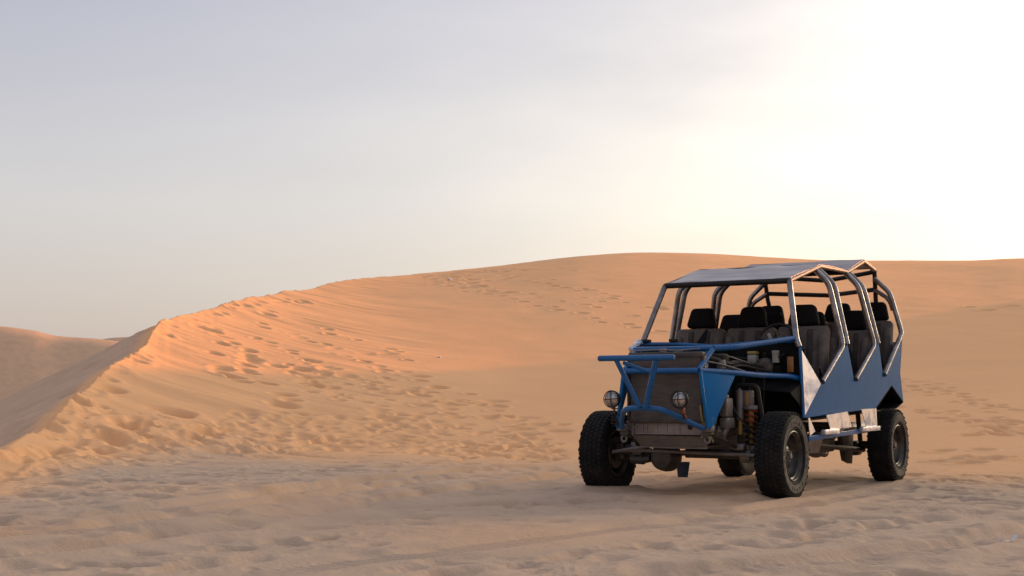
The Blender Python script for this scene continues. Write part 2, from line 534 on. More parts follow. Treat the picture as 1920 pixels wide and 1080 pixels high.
track([(-3.9, 10.3), (-2.79, 12.28), (-1.85, 15.71), (-0.41, 18.61), (0.9, 20.1)], 0.52, 0.11, 0.045)
track([(-4.4, 6.6), (-2.35, 9.5), (-1.48, 12.58), (-0.34, 15.24), (0.5, 16.8), (1.1, 18.2)], 0.56, 0.115, 0.05)
track([(-5.2, 7.6), (-3.0, 10.3), (-2.1, 13.0), (-0.95, 16.1), (-0.1, 17.6)], 0.42, 0.06, 0.03)
track([(0.2, 7.4), (1.21, 7.95), (1.97, 8.45), (2.75, 9.15), (3.5, 9.95), (5.0, 11.8)], 0.42, 0.075, 0.04)
track([(-1.6, 7.2), (-0.6, 8.6), (0.9, 10.4), (2.6, 12.6), (4.3, 15.2)], 0.36, 0.035, 0.02)
track([v2w(0.1, -TRK), v2w(-1.6, -TRK), v2w(-WB, -TRK), v2w(-5.5, -TRK - 0.3)], 0.26, 0.02, 0.015)
track([v2w(0.1, TRK), v2w(-1.6, TRK), v2w(-WB, TRK), v2w(-5.5, TRK - 0.2)], 0.26, 0.02, 0.015)

cols0 = len(cl_)
dAZ = fine[1] - fine[0]


def dent(x, y, ang, ln, wd, dp, rim):
    """one weathered footprint: a hollow with a low rim"""
    r, az = math.hypot(x, y), math.atan2(x, y)
    rad = max(ln, wd) * 1.9
    i0, i1 = np.searchsorted(RR, [r - rad, r + rad])
    j0 = int((az - rad / r - fine[0]) / dAZ) + cols0
    j1 = int((az + rad / r - fine[0]) / dAZ) + cols0 + 2
    j0, j1 = max(j0, cols0), min(j1, cols0 + NFINE)
    if j1 - j0 < 2 or i1 - i0 < 2:
        return
    tm = 1 - 0.6 * TRK_MASK[(i0 + i1) // 2, (j0 + j1) // 2]
    dp, rim = dp * tm, rim * tm
    X, Y = GX[i0:i1, j0:j1] - x, GY[i0:i1, j0:j1] - y
    c, s = math.cos(ang), math.sin(ang)
    a, b = (X * c + Y * s) / ln, (-X * s + Y * c) / wd
    q = a * a + b * b + 0.25 * a * b
    GH[i0:i1, j0:j1] += -dp * np.exp(-q * q * 1.3 - q * 0.2) * (1 + 0.35 * a) + rim * np.exp(-((np.sqrt(q) - 1.45) / 0.34) ** 2)


def scatter_dents():
    rnd = random.Random(3)
    # the trampled flat
    n = 0
    while n < 3600:
        r = math.sqrt(rnd.uniform(6.2 ** 2, 26 ** 2))
        az = rnd.uniform(R(-20.8), R(20.8))
        x, y = math.sin(az) * r, math.cos(az) * r
        dx, dy = x - VO.x, y - VO.y
        lx, ly = dx * FW.x + dy * FW.y, dx * LF.x + dy * LF.y
        if -4 < lx < 0.7 and abs(ly) < 1.25 and rnd.random() < 0.85:
            continue
        if az > R(2) and r > 18.8:
            n += 1
            continue
        pn = float(vnoise(np.array([x * 0.35]), np.array([y * 0.3]), 77)[0])
        if rnd.random() > 0.62 + 0.6 * pn:
            continue
        k = rnd.uniform(0.8, 1.25)
        ang = rnd.choice((0.6, 1.1, 1.5, 2.2)) + rnd.uniform(-.6, .6)
        if n % 5 < 2:
            dent(x, y, ang, 0.19 * k, 0.115 * k, rnd.uniform(0.032, 0.075), 0.003)
        else:
            k *= rnd.uniform(0.5, 1.1)
            dent(x, y, ang, 0.085 * k, 0.055 * k, rnd.uniform(0.006, 0.020), 0.002)
        n += 1

    def at_px(pts, ln, wd, dp, rim, jx=0.0, jy=0.0):
        pts = np.array(pts, float)
        X, Y, ok = ground_point(pts[:, 0], pts[:, 1])
        for x, y, o in zip(X, Y, ok):
            if o:
                k = rnd.uniform(0.75, 1.25)
                dent(x + rnd.gauss(0, jx), y + rnd.gauss(0, jy), rnd.uniform(0.7, 2.4), ln * k, wd * k, dp * rnd.uniform(.6, 1.2), rim)

    def trail(pl, spacing, ln, wd, dp, rim, jx=0.15, lanes=1):
        pl = np.array(pl, float)
        X, Y, ok = ground_point(pl[:, 0], pl[:, 1])
        P = np.stack([X, Y], 1)[ok]
        for a, b in zip(P[:-1], P[1:]):
            d = np.hypot(*(b - a))
            m = max(1, int(d / spacing))
            for k in range(m):
                for _ in range(lanes):
                    q = a + (b - a) * (k + rnd.uniform(-.35, .35)) / m
                    s = rnd.uniform(0.7, 1.25)
                    dent(q[0] + rnd.gauss(0, jx), q[1] + rnd.gauss(0, jx), rnd.uniform(0.7, 2.4), ln * s, wd * s, dp * rnd.uniform(.5, 1.2), rim)
    c7 = [(1160, 170), (1200, 185), (1250, 220), (1310, 260), (1400, 300), (1395, 320), (1410, 350), (1390, 370), (1385, 400), (1400, 415), (1405, 335),
          (1265, 415), (1250, 385), (1330, 440), (1350, 465), (1480, 475), (1510, 485), (1590, 540), (1640, 570), (1680, 640), (1210, 310), (1245, 260),
          (1690, 395), (1730, 440), (1755, 465), (1775, 485), (1900, 545), (1520, 72), (1505, 93), (1475, 168), (620, 490), (700, 690), (740, 710),
          (730, 740), (620, 775), (990, 620), (950, 610), (1010, 630), (1140, 745), (1200, 740), (1590, 590), (1760, 355), (1620, 290), (1550, 375)]
    c7 = [(u / 3, 560 + v / 3) for u, v in c7]
    at_px(c7, 0.32, 0.24, 0.19, 0.012)
    trail([(380, 615), (477, 633), (540, 657), (593, 680), (690, 730), (800, 775), (900, 805)], 0.75, 0.25, 0.17, 0.08, 0.01, 0.25)
    trail([(500, 610), (640, 660), (760, 720), (900, 780), (1040, 830)], 0.85, 0.24, 0.16, 0.075, 0.01, 0.3)
    trail([(560, 690), (640, 740), (760, 790), (840, 815)], 0.6, 0.24, 0.16, 0.075, 0.01, 0.4, 2)
    trail([(450, 575), (520, 592), (600, 615), (700, 650), (800, 690)], 1.3, 0.28, 0.2, 0.08, 0.02, 0.3)
    trail([(650, 700), (800, 752), (950, 800), (1080, 840)], 0.9, 0.28, 0.2, 0.08, 0.025, 0.4)

    def c9(pl):
        return [(700 + u / 3.49, 460 + v / 3.49) for u, v in pl]
    trail(c9([(370, 190), (400, 235), (650, 310), (920, 340), (1060, 400), (1200, 440), (1560, 505), (1900, 610)]), 1.3, 0.28, 0.22, 0.13, 0.015, 0.3)
    trail(c9([(600, 165), (780, 160), (960, 165), (1110, 160)]), 0.5, 0.30, 0.24, 0.13, 0.015, 1.1, 3)
    trail(c9([(620, 190), (900, 215), (1250, 272), (1560, 352), (1720, 390), (1920, 440)]), 0.8, 0.28, 0.22, 0.12, 0.015, 0.7)
    trail(c9([(900, 330), (1130, 370), (1250, 360), (1540, 425), (1800, 480)]), 1.3, 0.28, 0.22, 0.11, 0.015, 0.8)
    trail(c9([(500, 180), (760, 300), (920, 340)]), 1.3, 0.42, 0.3, 0.12, 0.03, 0.4)
    trail(c9([(0, 780), (240, 862), (420, 925), (650, 1000), (900, 1080), (1100, 1160)]), 0.9, 0.30, 0.22, 0.09, 0.02, 0.25)
    trail(c9([(0, 930), (300, 1010), (700, 1130), (1150, 1230)]), 0.6, 0.30, 0.22, 0.08, 0.02, 0.5)

    def c8(pl):
        return [(1560 + u / 4.153, 620 + v / 4.153) for u, v in pl]
    trail(c8([(540, 350), (680, 400), (900, 470), (1130, 560), (1495, 640)]), 0.5, 0.22, 0.15, 0.06, 0.006, 0.3, 2)
    trail(c8([(560, 575), (850, 640), (1100, 705), (1300, 760), (1480, 840)]), 0.45, 0.22, 0.15, 0.06, 0.006, 0.3, 2)
    trail(c8([(1090, 690), (1180, 790), (1210, 840)]), 0.3, 0.22, 0.15, 0.07, 0.006, 0.25, 2)
    trail(c8([(1190, 690), (1400, 740), (1495, 800)]), 0.4, 0.22, 0.15, 0.07, 0.006, 0.4, 2)
    trail(c8([(880, 935), (1080, 935), (1280, 905)]), 0.5, 0.25, 0.18, 0.07, 0.02, 0.06)
    trail(c8([(970, 990), (1120, 1060)]), 0.4, 0.25, 0.18, 0.08, 0.02, 0.2)
    trail(c8([(1240, 980), (1480, 1050)]), 0.4, 0.25, 0.18, 0.08, 0.02, 0.3)
    trail([(1850, 575), (1920, 585)], 1.2, 0.4, 0.3, 0.12, 0.03, 0.8)
    fl = [(60, 735), (85, 728), (110, 722), (120, 700), (140, 705), (165, 690), (150, 668), (190, 672), (205, 655), (230, 655), (240, 638), (262, 640), (280, 622), (40, 765), (75, 752),
          (95, 748), (125, 735), (20, 770), (50, 780), (30, 795), (180, 662), (220, 645), (255, 628), (130, 690), (90, 712), (10, 790), (15, 815)]
    at_px(fl, 0.42, 0.16, 0.09, 0.02, 0.25, 0.25)
    # heavily trodden foot of the ridge
    pts = []
    for _ in range(520):
        u = rnd.random()
        px = 20 + u * 1040
        lo = 868 - 20 * math.sin(u * 3)
        hi = np.interp(px, [0, 250, 500, 700, 900, 1080], [850, 815, 760, 770, 800, 842])
        pts.append((px, hi + (lo - hi) * rnd.random() ** 0.85))
    at_px([p for p in pts if p[0] < 420], 0.20, 0.12, 0.022, 0.002)
    at_px([p for p in pts if p[0] >= 420], 0.20, 0.13, 0.040, 0.003)
    # kicked edge along the sharp crest
    pts = []
    for px, py in ((310, 607), (300, 622), (267, 657), (255, 664), (213, 682), (190, 700), (170, 715), (150, 728), (146, 742), (120, 762), (95, 782), (360, 594), (390, 586), (420, 577), (455, 568), (480, 562), (510, 557), (530, 555), (560, 556), (570, 560)):
        pts += [(px + rnd.uniform(-8, 12), py + rnd.uniform(1, 9)) for _ in range(2)]
    at_px(pts, 0.30, 0.22, 0.05, 0.015)


scatter_dents()


def sheet(name, faces_mask, label, coarse_shade):
    nr, nc = GX.shape
    i, j = np.nonzero(faces_mask)
    j2 = (j + 1) % nc
    q = np.stack([i * nc + j, (i + 1) * nc + j, (i + 1) * nc + j2, i * nc + j2], 1)[:, ::-1]
    used, inv = np.unique(q.ravel(), return_inverse=True)
    co = np.stack([GX.ravel()[used], GY.ravel()[used], GH.ravel()[used]], 1)
    me = bpy.data.meshes.new(name)
    me.vertices.add(len(co)); me.vertices.foreach_set('co', co.ravel().astype(np.float32))
    nf = len(q)
    me.loops.add(nf * 4); me.loops.foreach_set('vertex_index', inv.astype(np.int32))
    me.polygons.add(nf)
    me.polygons.foreach_set('loop_start', np.arange(nf, dtype=np.int32) * 4)
    me.polygons.foreach_set('use_smooth', np.ones(nf, bool))
    at = me.attributes.new('coarse_shade', 'FLOAT', 'POINT')
    at.data.foreach_set('value', coarse_shade.ravel()[used].astype(np.float32))
    me.update(calc_edges=True)
    me.materials.append(M['sand'])
    nx = NRM.reshape(-1, 3)[used]
    me.normals_split_custom_set_from_vertices(nx.astype(np.float32))
    o = bpy.data.objects.new(name, me)
    col.objects.link(o)
    o['kind'] = 'structure'
    o['label'] = label
    return o


def grid_normals():
    P = np.stack([GX, GY, GH], -1)
    du = np.gradient(P, axis=0)
    dv = np.roll(P, -1, 1) - np.roll(P, 1, 1)
    n = np.cross(dv, du)
    n /= np.linalg.norm(n, axis=-1, keepdims=True) + 1e-12
    n[n[..., 2] < 0] *= -1
    return n


NRM = grid_normals()
FLANK_SHADE = sstep(0.0, 0.5, sinterp(np.clip(GY, RY[0], RY[-1]), RY, RX) - GX) * sstep(60, 46, GY) * (GY > 10)
COARSE_SHADE = np.clip((1 - sstep(0.0, 0.045, GT + 0.02 * vnoise(GX.ravel() * 0.5, GY.ravel() * 0.4, 62).reshape(GX.shape))) * (ZN < 2) + 0.25 * vnoise(GX.ravel() * 0.7, GY.ravel() * 0.5, 61).reshape(GX.shape) * (GT < 0.1) * (GT > 0), 0, 1)
COARSE_SHADE = np.where(ZN < 2, COARSE_SHADE * (1 - 0.85 * sstep(-0.75, 0.25, GB + 0.22 * vnoise(GX.ravel() * 0.6, GY.ravel() * 0.35, 63).reshape(GX.shape)) * (np.abs(A2) < 1.2)), COARSE_SHADE)
COARSE_SHADE = np.where(ZN == 2, 0.8, COARSE_SHADE)  # far dunes greyed evenly: their unlit look is put into the colour
COARSE_SHADE = np.maximum(COARSE_SHADE, 0.85 * (ZN == 1) * (R2 > 15) * FLANK_SHADE)  # shade of the left ridge flank painted in as greyer sand
fz = np.maximum(ZN[:-1], ZN[1:])
fz = np.maximum(fz, np.roll(fz, -1, 1))
sheet('ground', fz == 0, 'flat trampled grey brown sand with footprints and tyre ruts', COARSE_SHADE)
sheet('dune', fz == 1, 'big orange dune with a sharp footprinted ridge at its end', COARSE_SHADE)
sheet('distant_dune', fz == 2, 'smooth pale dunes far behind the sharp ridge', COARSE_SHADE)

# ------------------------------------------------------------------ mesh helpers


class MB:
    """collects simple shapes into one mesh"""

    def __init__(self):
        self.v, self.f = [], []

    def add(self, vs, fs):
        o = len(self.v)
        self.v += [tuple(p) for p in vs]
        self.f += [tuple(o + i for i in q) for q in fs]
        return self

    def box(self, c, s, rot=None):
        c = Vector(c)
        pts = [Vector((x * s[0] / 2, y * s[1] / 2, z * s[2] / 2)) for x in (-1, 1) for y in (-1, 1) for z in (-1, 1)]
        if rot is not None:
            pts = [rot @ p for p in pts]
        return self.add([c + p for p in pts], [(0, 1, 3, 2), (4, 6, 7, 5), (0, 4, 5, 1), (2, 3, 7, 6), (0, 2, 6, 4), (1, 5, 7, 3)])

    def rbox(self, c, s, b=0.02, seg=2, rot=None, taper=None):
        bm = bmesh.new()
        bmesh.ops.create_cube(bm, size=1)
        for v in bm.verts:
            v.co = Vector((v.co.x * s[0], v.co.y * s[1], v.co.z * s[2]))
            if taper and v.co.z > 0:
                v.co.x *= taper[0]; v.co.y *= taper[1]
        bmesh.ops.bevel(bm, geom=bm.edges[:], offset=b, segments=seg, profile=0.5, affect='EDGES', clamp_overlap=True)
        bm.verts.index_update()
        c = Vector(c)
        vs = [(c + (rot @ v.co if rot is not None else v.co)) for v in bm.verts]
        fs = [[v.index for v in f.verts] for f in bm.faces]
        bm.free()
        return self.add(vs, fs)

    def tube(self, pts, r, seg=10, fillet=0.0, caps=True, fn=4, close=False):
        P = [Vector(p) for p in pts]
        if fillet and len(P) > 2:
            Q = [P[0]]
            for a, b, c in zip(P[:-2], P[1:-1], P[2:]):
                d1, d2 = (a - b), (c - b)
                k = min(fillet, d1.length * 0.45, d2.length * 0.45)
                s, e = b + d1.normalized() * k, b + d2.normalized() * k
                for i in range(fn + 1):
                    t = i / fn
                    Q.append(s * (1 - t) ** 2 + b * 2 * t * (1 - t) + e * t * t)
            Q.append(P[-1])
            P = Q
        n = len(P)
        vs, fs = [], []
        prev = None
        for i in range(n):
            if close:
                t = P[(i + 1) % n] - P[i - 1]
            else:
                t = P[min(i + 1, n - 1)] - P[max(i - 1, 0)]
            t.normalize()
            if prev is None:
                a = Vector((0, 0, 1)) if abs(t.z) < 0.9 else Vector((1, 0, 0))
                u = t.cross(a).normalized()
            else:
                u = (prev - t * prev.dot(t)).normalized()
            prev = u
            w = t.cross(u)
            rr = r[i] if isinstance(r, (list, tuple)) else r
            for k in range(seg):
                an = 2 * math.pi * k / seg
                vs.append(P[i] + (u * math.cos(an) + w * math.sin(an)) * rr)
        m = n if close else n - 1
        for i in range(m):
            i2 = (i + 1) % n
            for k in range(seg):
                k2 = (k + 1) % seg
                fs.append((i * seg + k, i * seg + k2, i2 * seg + k2, i2 * seg + k))
        if caps and not close:
            fs.append(tuple(range(seg))[::-1])
            fs.append(tuple((n - 1) * seg + k for k in range(seg)))
        return self.add(vs, fs)

    def lathe(self, prof, c, axis='Y', seg=32, close=False):
        """prof: (radius, offset along the axis)"""
        c = Vector(c)
        vs, fs = [], []
        n = len(prof)
        for i in range(seg):
            a = 2 * math.pi * i / seg
            for r, h in prof:
                u, w = r * math.cos(a), r * math.sin(a)
                vs.append(c + (Vector((u, h, w)) if axis == 'Y' else Vector((h, u, w)) if axis == 'X' else Vector((u, w, h))))
        m = n if close else n - 1
        for i in range(seg):
            i2 = (i + 1) % seg
            for k in range(m):
                k2 = (k + 1) % n
                fs.append((i * n + k, i2 * n + k, i2 * n + k2, i * n + k2))
        return self.add(vs, fs)

    def plate(self, poly, th, d=None):
        """flat or slightly bent plate: polygon of 3-D points, thickness along d (default: its normal)"""
        P = [Vector(p) for p in poly]
        if d is None:
            d = Vector((0, 0, 0))
            for a, b in zip(P, P[1:] + P[:1]):
                d += a.cross(b)
            d.normalize()
        d = Vector(d) * th
        n = len(P)
        vs = P + [p - d for p in P]
        fs = [tuple(range(n)), tuple(range(n, 2 * n))[::-1]]
        fs += [(i, n + i, n + (i + 1) % n, (i + 1) % n) for i in range(n)]
        return self.add(vs, fs)

    def build(self, name, m, parent=None, smooth=35, label=None, bevel=0.0, tri=False):
        me = bpy.data.meshes.new(name)
        me.from_pydata(self.v, [], self.f)
        bm = bmesh.new()
        bm.from_mesh(me)
        bmesh.ops.recalc_face_normals(bm, faces=bm.faces[:])
        if bevel:
            es = [e for e in bm.edges if len(e.link_faces) == 2 and e.calc_face_angle(0) > R(40)]
            bmesh.ops.bevel(bm, geom=es, offset=bevel, segments=2, profile=0.5, affect='EDGES', clamp_overlap=True)
        big = [f for f in bm.faces if len(f.verts) > 4]
        if big:
            bmesh.ops.triangulate(bm, faces=big)
        for f in bm.faces:
            f.smooth = True
        for e in bm.edges:
            if len(e.link_faces) == 2:
                e.smooth = e.calc_face_angle(0) < R(smooth)
        bm.to_mesh(me)
        bm.free()
        me.materials.append(M[m])
        o = bpy.data.objects.new(name, me)
        col.objects.link(o)
        if parent is not None:
            o.parent = parent
        if label:
            o['label'] = label
        return o


def part_empty(name, parent, loc=(0, 0, 0), rot=(0, 0, 0), label=None):
    o = bpy.data.objects.new(name, None)
    col.objects.link(o)
    o.empty_display_size = 0.1
    o.parent = parent
    o.location, o.rotation_euler = loc, rot
    if label:
        o['label'] = label
    return o


def copy_tree(o, parent, loc=None, rot=None):
    c = o.copy()
    col.objects.link(c)
    c.parent = parent
    if loc is not None:
        c.location = loc
    if rot is not None:
        c.rotation_euler = rot
    for ch in list(o.children):
        copy_tree(ch, c)
    return c


def mir(p):
    return (p[0], -p[1], p[2])


# ------------------------------------------------------------------ the dune buggy (local x forward, y to its left side, z up)
car = bpy.data.objects.new('dune_buggy', None)
col.objects.link(car)
car.location = VO
car.rotation_euler = (0, 0, VROT)
car['label'] = 'blue open dune buggy with zigzag side panels and bare steel roll cage'
car['category'] = 'dune buggy'


# ---- wheels
def make_wheel():
    w = part_empty('wheel', car)
    RT, HW = 0.405, 0.125
    # carcass: local y is outward
    prof = [(0.215, -0.098), (0.235, -0.112), (0.275, -0.127), (0.32, -0.132), (0.355, -0.125), (0.378, -0.112), (0.388, -0.09), (0.391, -0.05),
            (0.392, 0.0), (0.391, 0.05), (0.388, 0.09), (0.378, 0.112), (0.355, 0.125), (0.345, 0.1285), (0.34, 0.1285), (0.32, 0.132), (0.275, 0.127),
            (0.250, 0.119), (0.244, 0.121), (0.235, 0.114), (0.215, 0.098)]
    t = MB().lathe(prof, (0, 0, 0), 'Y', 72)
    # tread: staggered lugs in five rows and shoulder blocks
    n = 58
    for row, (yy, ww, ln, sk) in enumerate(((-0.092, 0.040, 0.031, .2), (-0.046, 0.039, 0.034, -.4), (0.0, 0.038, 0.031, .4), (0.046, 0.039, 0.034, -.4), (0.092, 0.040, 0.031, .2))):
        for k in range(n):
            a = 2 * math.pi * (k + 0.5 * (row % 2)) / n
            m = Matrix.Rotation(-a, 3, 'Y')
            rr = RT - 0.0155 - (0.003 if row in (0, 4) else 0)
            c = m @ Vector((0, yy, rr))
            t.box(c, (ln, ww, 0.018), m @ Matrix.Rotation(sk * (1 if k % 2 else .6), 3, 'Z'))
    for s in (-1, 1):
        for k in range(n):
            a = 2 * math.pi * (k + 0.25) / n
            m = Matrix.Rotation(-a, 3, 'Y')
            c = m @ Vector((0, s * 0.1120, 0.370 - (0.006 if k % 2 else 0)))
            t.box(c, (0.027, 0.012, 0.026 if k % 2 else 0.036), m @ Matrix.Rotation(-s * 0.45, 3, 'X'))
    t.build('tyre', 'rubber', w, 30)
    # raised ring and letters-like ribs of the sidewall, outer side
    sb = MB().lathe([(0.262, 0.124), (0.264, 0.1285), (0.333, 0.1345), (0.336, 0.130)], (0, 0, 0), 'Y', 72)
    for k in range(26):
        if k % 13 in (5, 6, 7, 11, 12):
            continue
        a = 2 * math.pi * k / 26 * 0.92
        m = Matrix.Rotation(-a, 3, 'Y')
        sb.box(m @ Vector((0, 0.1325, 0.303)), (0.030, 0.006, 0.024), m)
    sb.build('sidewall', 'sidewall_rubber', w, 40)
    # steel rim with deep dish
    rp = [(0.226, 0.098), (0.226, 0.112), (0.220, 0.115), (0.212, 0.108), (0.206, 0.090), (0.196, 0.084), (0.190, 0.055), (0.180, 0.030), (0.168, 0.020),
          (0.160, 0.018)]
    rm = MB().lathe(rp, (0, 0, 0), 'Y', 48)
    rm.lathe([(0.226, -0.098), (0.226, -0.112), (0.212, -0.108), (0.200, -0.085), (0.186, -0.02), (0.180, 0.030)], (0, 0, 0), 'Y', 48)
    # spokes: eight openings between broad webs
    for k in range(8):
        a0 = 2 * math.pi * k / 8
        m = Matrix.Rotation(-a0, 3, 'Y')
        rm.plate([m @ Vector(p) for p in ((-0.040, 0.020, 0.168), (0.040, 0.020, 0.168), (0.030, 0.044, 0.075), (-0.030, 0.044, 0.075))], 0.012)
    rm.lathe([(0.088, 0.038), (0.084, 0.048), (0.066, 0.056), (0.058, 0.056)], (0, 0, 0), 'Y', 32)
    rm.build('rim', 'rim_steel', w, 35)
    hb = MB().lathe([(0.0, 0.088), (0.022, 0.088), (0.028, 0.082), (0.030, 0.058), (0.058, 0.052), (0.058, 0.03)], (0, 0, 0), 'Y', 24)
    hb.build('hub', 'grey_metal', w, 35)
    nut = MB().lathe([(0.0, 0.022), (0.009, 0.022), (0.011, 0.018), (0.011, 0.0)], (0, 0, 0), 'Y', 6)
    for k in range(5):
        a = 2 * math.pi * k / 5
        p = (0.045 * math.cos(a), 0.054, 0.045 * math.sin(a))
        if k == 0:
            n0 = nut.build('lug_nut', 'grey_metal', w, 30)
            n0.location = p
        else:
            c = n0.copy(); col.objects.link(c); c.parent = w; c.location = p
    dr = MB().lathe([(0.0, -0.09), (0.15, -0.09), (0.158, -0.08), (0.158, -0.01), (0.0, 0.0)], (0, 0, 0), 'Y', 32)
    dr.build('brake_drum', 'dark_metal', w, 35)
    return w


w0 = make_wheel()
w0.location = (0, TRK, 0.395)
w0.rotation_euler = (0, 0.3, 0)
copy_tree(w0, car, (-WB, TRK, 0.395), (0, 1.1, 0))
copy_tree(w0, car, (0, -TRK, 0.395), (0, 0.7, math.pi))
copy_tree(w0, car, (-WB, -TRK, 0.395), (0, 2.0, math.pi))

# ---- front axle
ax = MB()
ax.tube([(0, -0.78, 0.40), (0, -0.42, 0.40)], 0.042, 14).tube([(0, -0.06, 0.40), (0, 0.78, 0.40)], 0.045, 14)
for s in (-1, 1):
    ax.rbox((0, s * 0.74, 0.40), (0.12, 0.10, 0.17), 0.03)
    ax.lathe([(0.06, -0.05), (0.075, -0.03), (0.075, 0.03), (0.06, 0.05)], (0, s * 0.66, 0.40), 'Y', 18)
    ax.box((0.0, s * 0.50, 0.455), (0.11, 0.07, 0.05))
axle = ax.build('front_axle', 'dark_metal', car)
df = MB()
df.lathe([(0.0, 0.13), (0.05, 0.128), (0.10, 0.115), (0.125, 0.08), (0.135, 0.02), (0.14, 0.0), (0.14, -0.05), (0.10, -0.12), (0.05, -0.2)], (0.06, -0.24, 0.365), 'X', 28)
for k in range(10):
    a = 2 * math.pi * k / 10
    df.lathe([(0.0, 0.012), (0.010, 0.012), (0.010, 0.0)], (0.075, -0.24 + 0.128 * math.cos(a), 0.365 + 0.128 * math.sin(a)), 'X', 6)
df.build('differential', 'dark_metal', axle)
tr = MB().tube([(0.17, -0.74, 0.41), (0.19, -0.40, 0.425), (0.18, 0.70, 0.40)], 0.016, 10, 0.1)
tr.tube([(0.22, -0.72, 0.405), (0.26, -0.30, 0.475)], 0.017, 10)
tr.build('tie_rod', 'grey_metal', axle)
st = MB().tube([(0.14, -0.56, 0.34), (0.14, -0.43, 0.335)], 0.045, 14)
st.tube([(0.15, -0.43, 0.335), (0.15, -0.36, 0.35)], 0.035, 12)
st.build('steering_damper', 'dark_metal', axle)

# ---- rear axle
ra = MB().tube([(-WB, -0.80, 0.395), (-WB, 0.80, 0.395)], 0.045, 14)
for s in (-1, 1):
    ra.rbox((-WB, s * 0.72, 0.39), (0.14, 0.06, 0.18), 0.03)
    ra.rbox((-WB + 0.02, s * 0.52, 0.36), (0.20, 0.10, 0.16), 0.03)
raxle = ra.build('rear_axle', 'dark_metal', car)
MB().lathe([(0.0, -0.16), (0.08, -0.15), (0.14, -0.08), (0.15, 0.0), (0.12, 0.10), (0.05, 0.22)], (-WB, 0.05, 0.39), 'X', 28).build('differential', 'dark_metal', raxle)

# ---- chassis rails, crossmembers, gearbox and shafts
ch = MB()
for s in (-1, 1):
    ch.tube([(0.62, s * 0.40, 0.60), (0.30, s * 0.40, 0.58), (-0.25, s * 0.42, 0.60), (-0.75, s * 0.50, 0.49), (-2.55, s * 0.50, 0.49), (-2.95, s * 0.46, 0.58), (-3.95, s * 0.46, 0.60)], 0.05, 4, 0.12)
for x, z in ((0.45, 0.60), (-0.30, 0.58), (-1.25, 0.47), (-2.4, 0.47), (-3.0, 0.57), (-3.9, 0.60)):
    ch.box((x, 0, z), (0.08, 0.94, 0.07))
ch.build('chassis_frame', 'dark_metal', car, bevel=0.006)
gb = MB().rbox((-0.95, 0.0, 0.48), (0.75, 0.30, 0.30), 0.05).rbox((-1.75, -0.1, 0.42), (0.45, 0.38, 0.22), 0.05).rbox((-2.15, 0.34, 0.395), (0.42, 0.26, 0.13), 0.03)
gb.build('gearbox', 'grey_metal', car)
ds = MB().tube([(-0.02, -0.24, 0.38), (-1.55, -0.14, 0.43)], 0.028, 10).tube([(-1.9, 0.02, 0.42), (-WB + 0.2, 0.05, 0.40)], 0.032, 10)
ds.build('drive_shaft', 'dark_metal', car)
ex = MB().tube([(-0.35, 0.30, 0.62), (-0.7, 0.34, 0.42), (-1.6, 0.36, 0.36), (-2.2, 0.42, 0.345), (-2.75, 0.36, 0.30), (-2.95, 0.30, 0.34)], 0.03, 12, 0.15)
ex.lathe([(0.0, 0.35), (0.06, 0.34), (0.085, 0.30), (0.085, -0.30), (0.06, -0.34), (0.0, -0.35)], (-2.3, 0.36, 0.40), 'X', 20)
ex.build('exhaust_pipe', 'dark_metal', car)
MB().rbox((-2.15, 0.42, 0.43), (0.85, 0.22, 0.17), 0.03).build('fuel_tank', 'dark_metal', car)
MB().plate([(-1.25, 0.56, 0.52), (-1.95, 0.56, 0.52), (-1.80, 0.56, 0.36), (-1.30, 0.56, 0.36)], 0.05).build('rail_bracket', 'grey_metal', car, bevel=0.004)
MB().plate([(-2.62, 0.52, 0.55), (-3.05, 0.52, 0.55), (-2.98, 0.52, 0.20), (-2.78, 0.52, 0.24)], 0.06).build('arm_bracket', 'dark_metal', car, bevel=0.004)
MB().plate([(-0.66, -0.84, 0.70), (-0.66, 0.84, 0.70), (-3.75, 0.84, 0.80), (-3.75, -0.84, 0.80)], 0.012, (0, 0, 1)).build('floor_pan', 'black_steel', car)
lk = MB().tube([(-1.55, 0.52, 0.46), (-2.95, 0.58, 0.36), (-WB, 0.60, 0.34)], 0.028, 10, 0.2).tube([(-1.55, -0.52, 0.46), (-WB, -0.60, 0.34)], 0.028, 10)
lk.build('trailing_arm', 'dark_metal', car)
for s in (1, -1):
    rs = MB().tube([(-WB - 0.06, s * 0.55, 0.42), (-WB - 0.02, s * 0.52, 0.98)], 0.028, 10)
    rs.build('rear_damper', 'dark_metal', car)
MB().plate([(-1.02, -0.62, 0.27), (-1.02, -0.475, 0.27), (-1.02, -0.50, 0.115), (-1.02, -0.60, 0.115)], 0.02).build('transmission_guard', 'navy_paint', car)

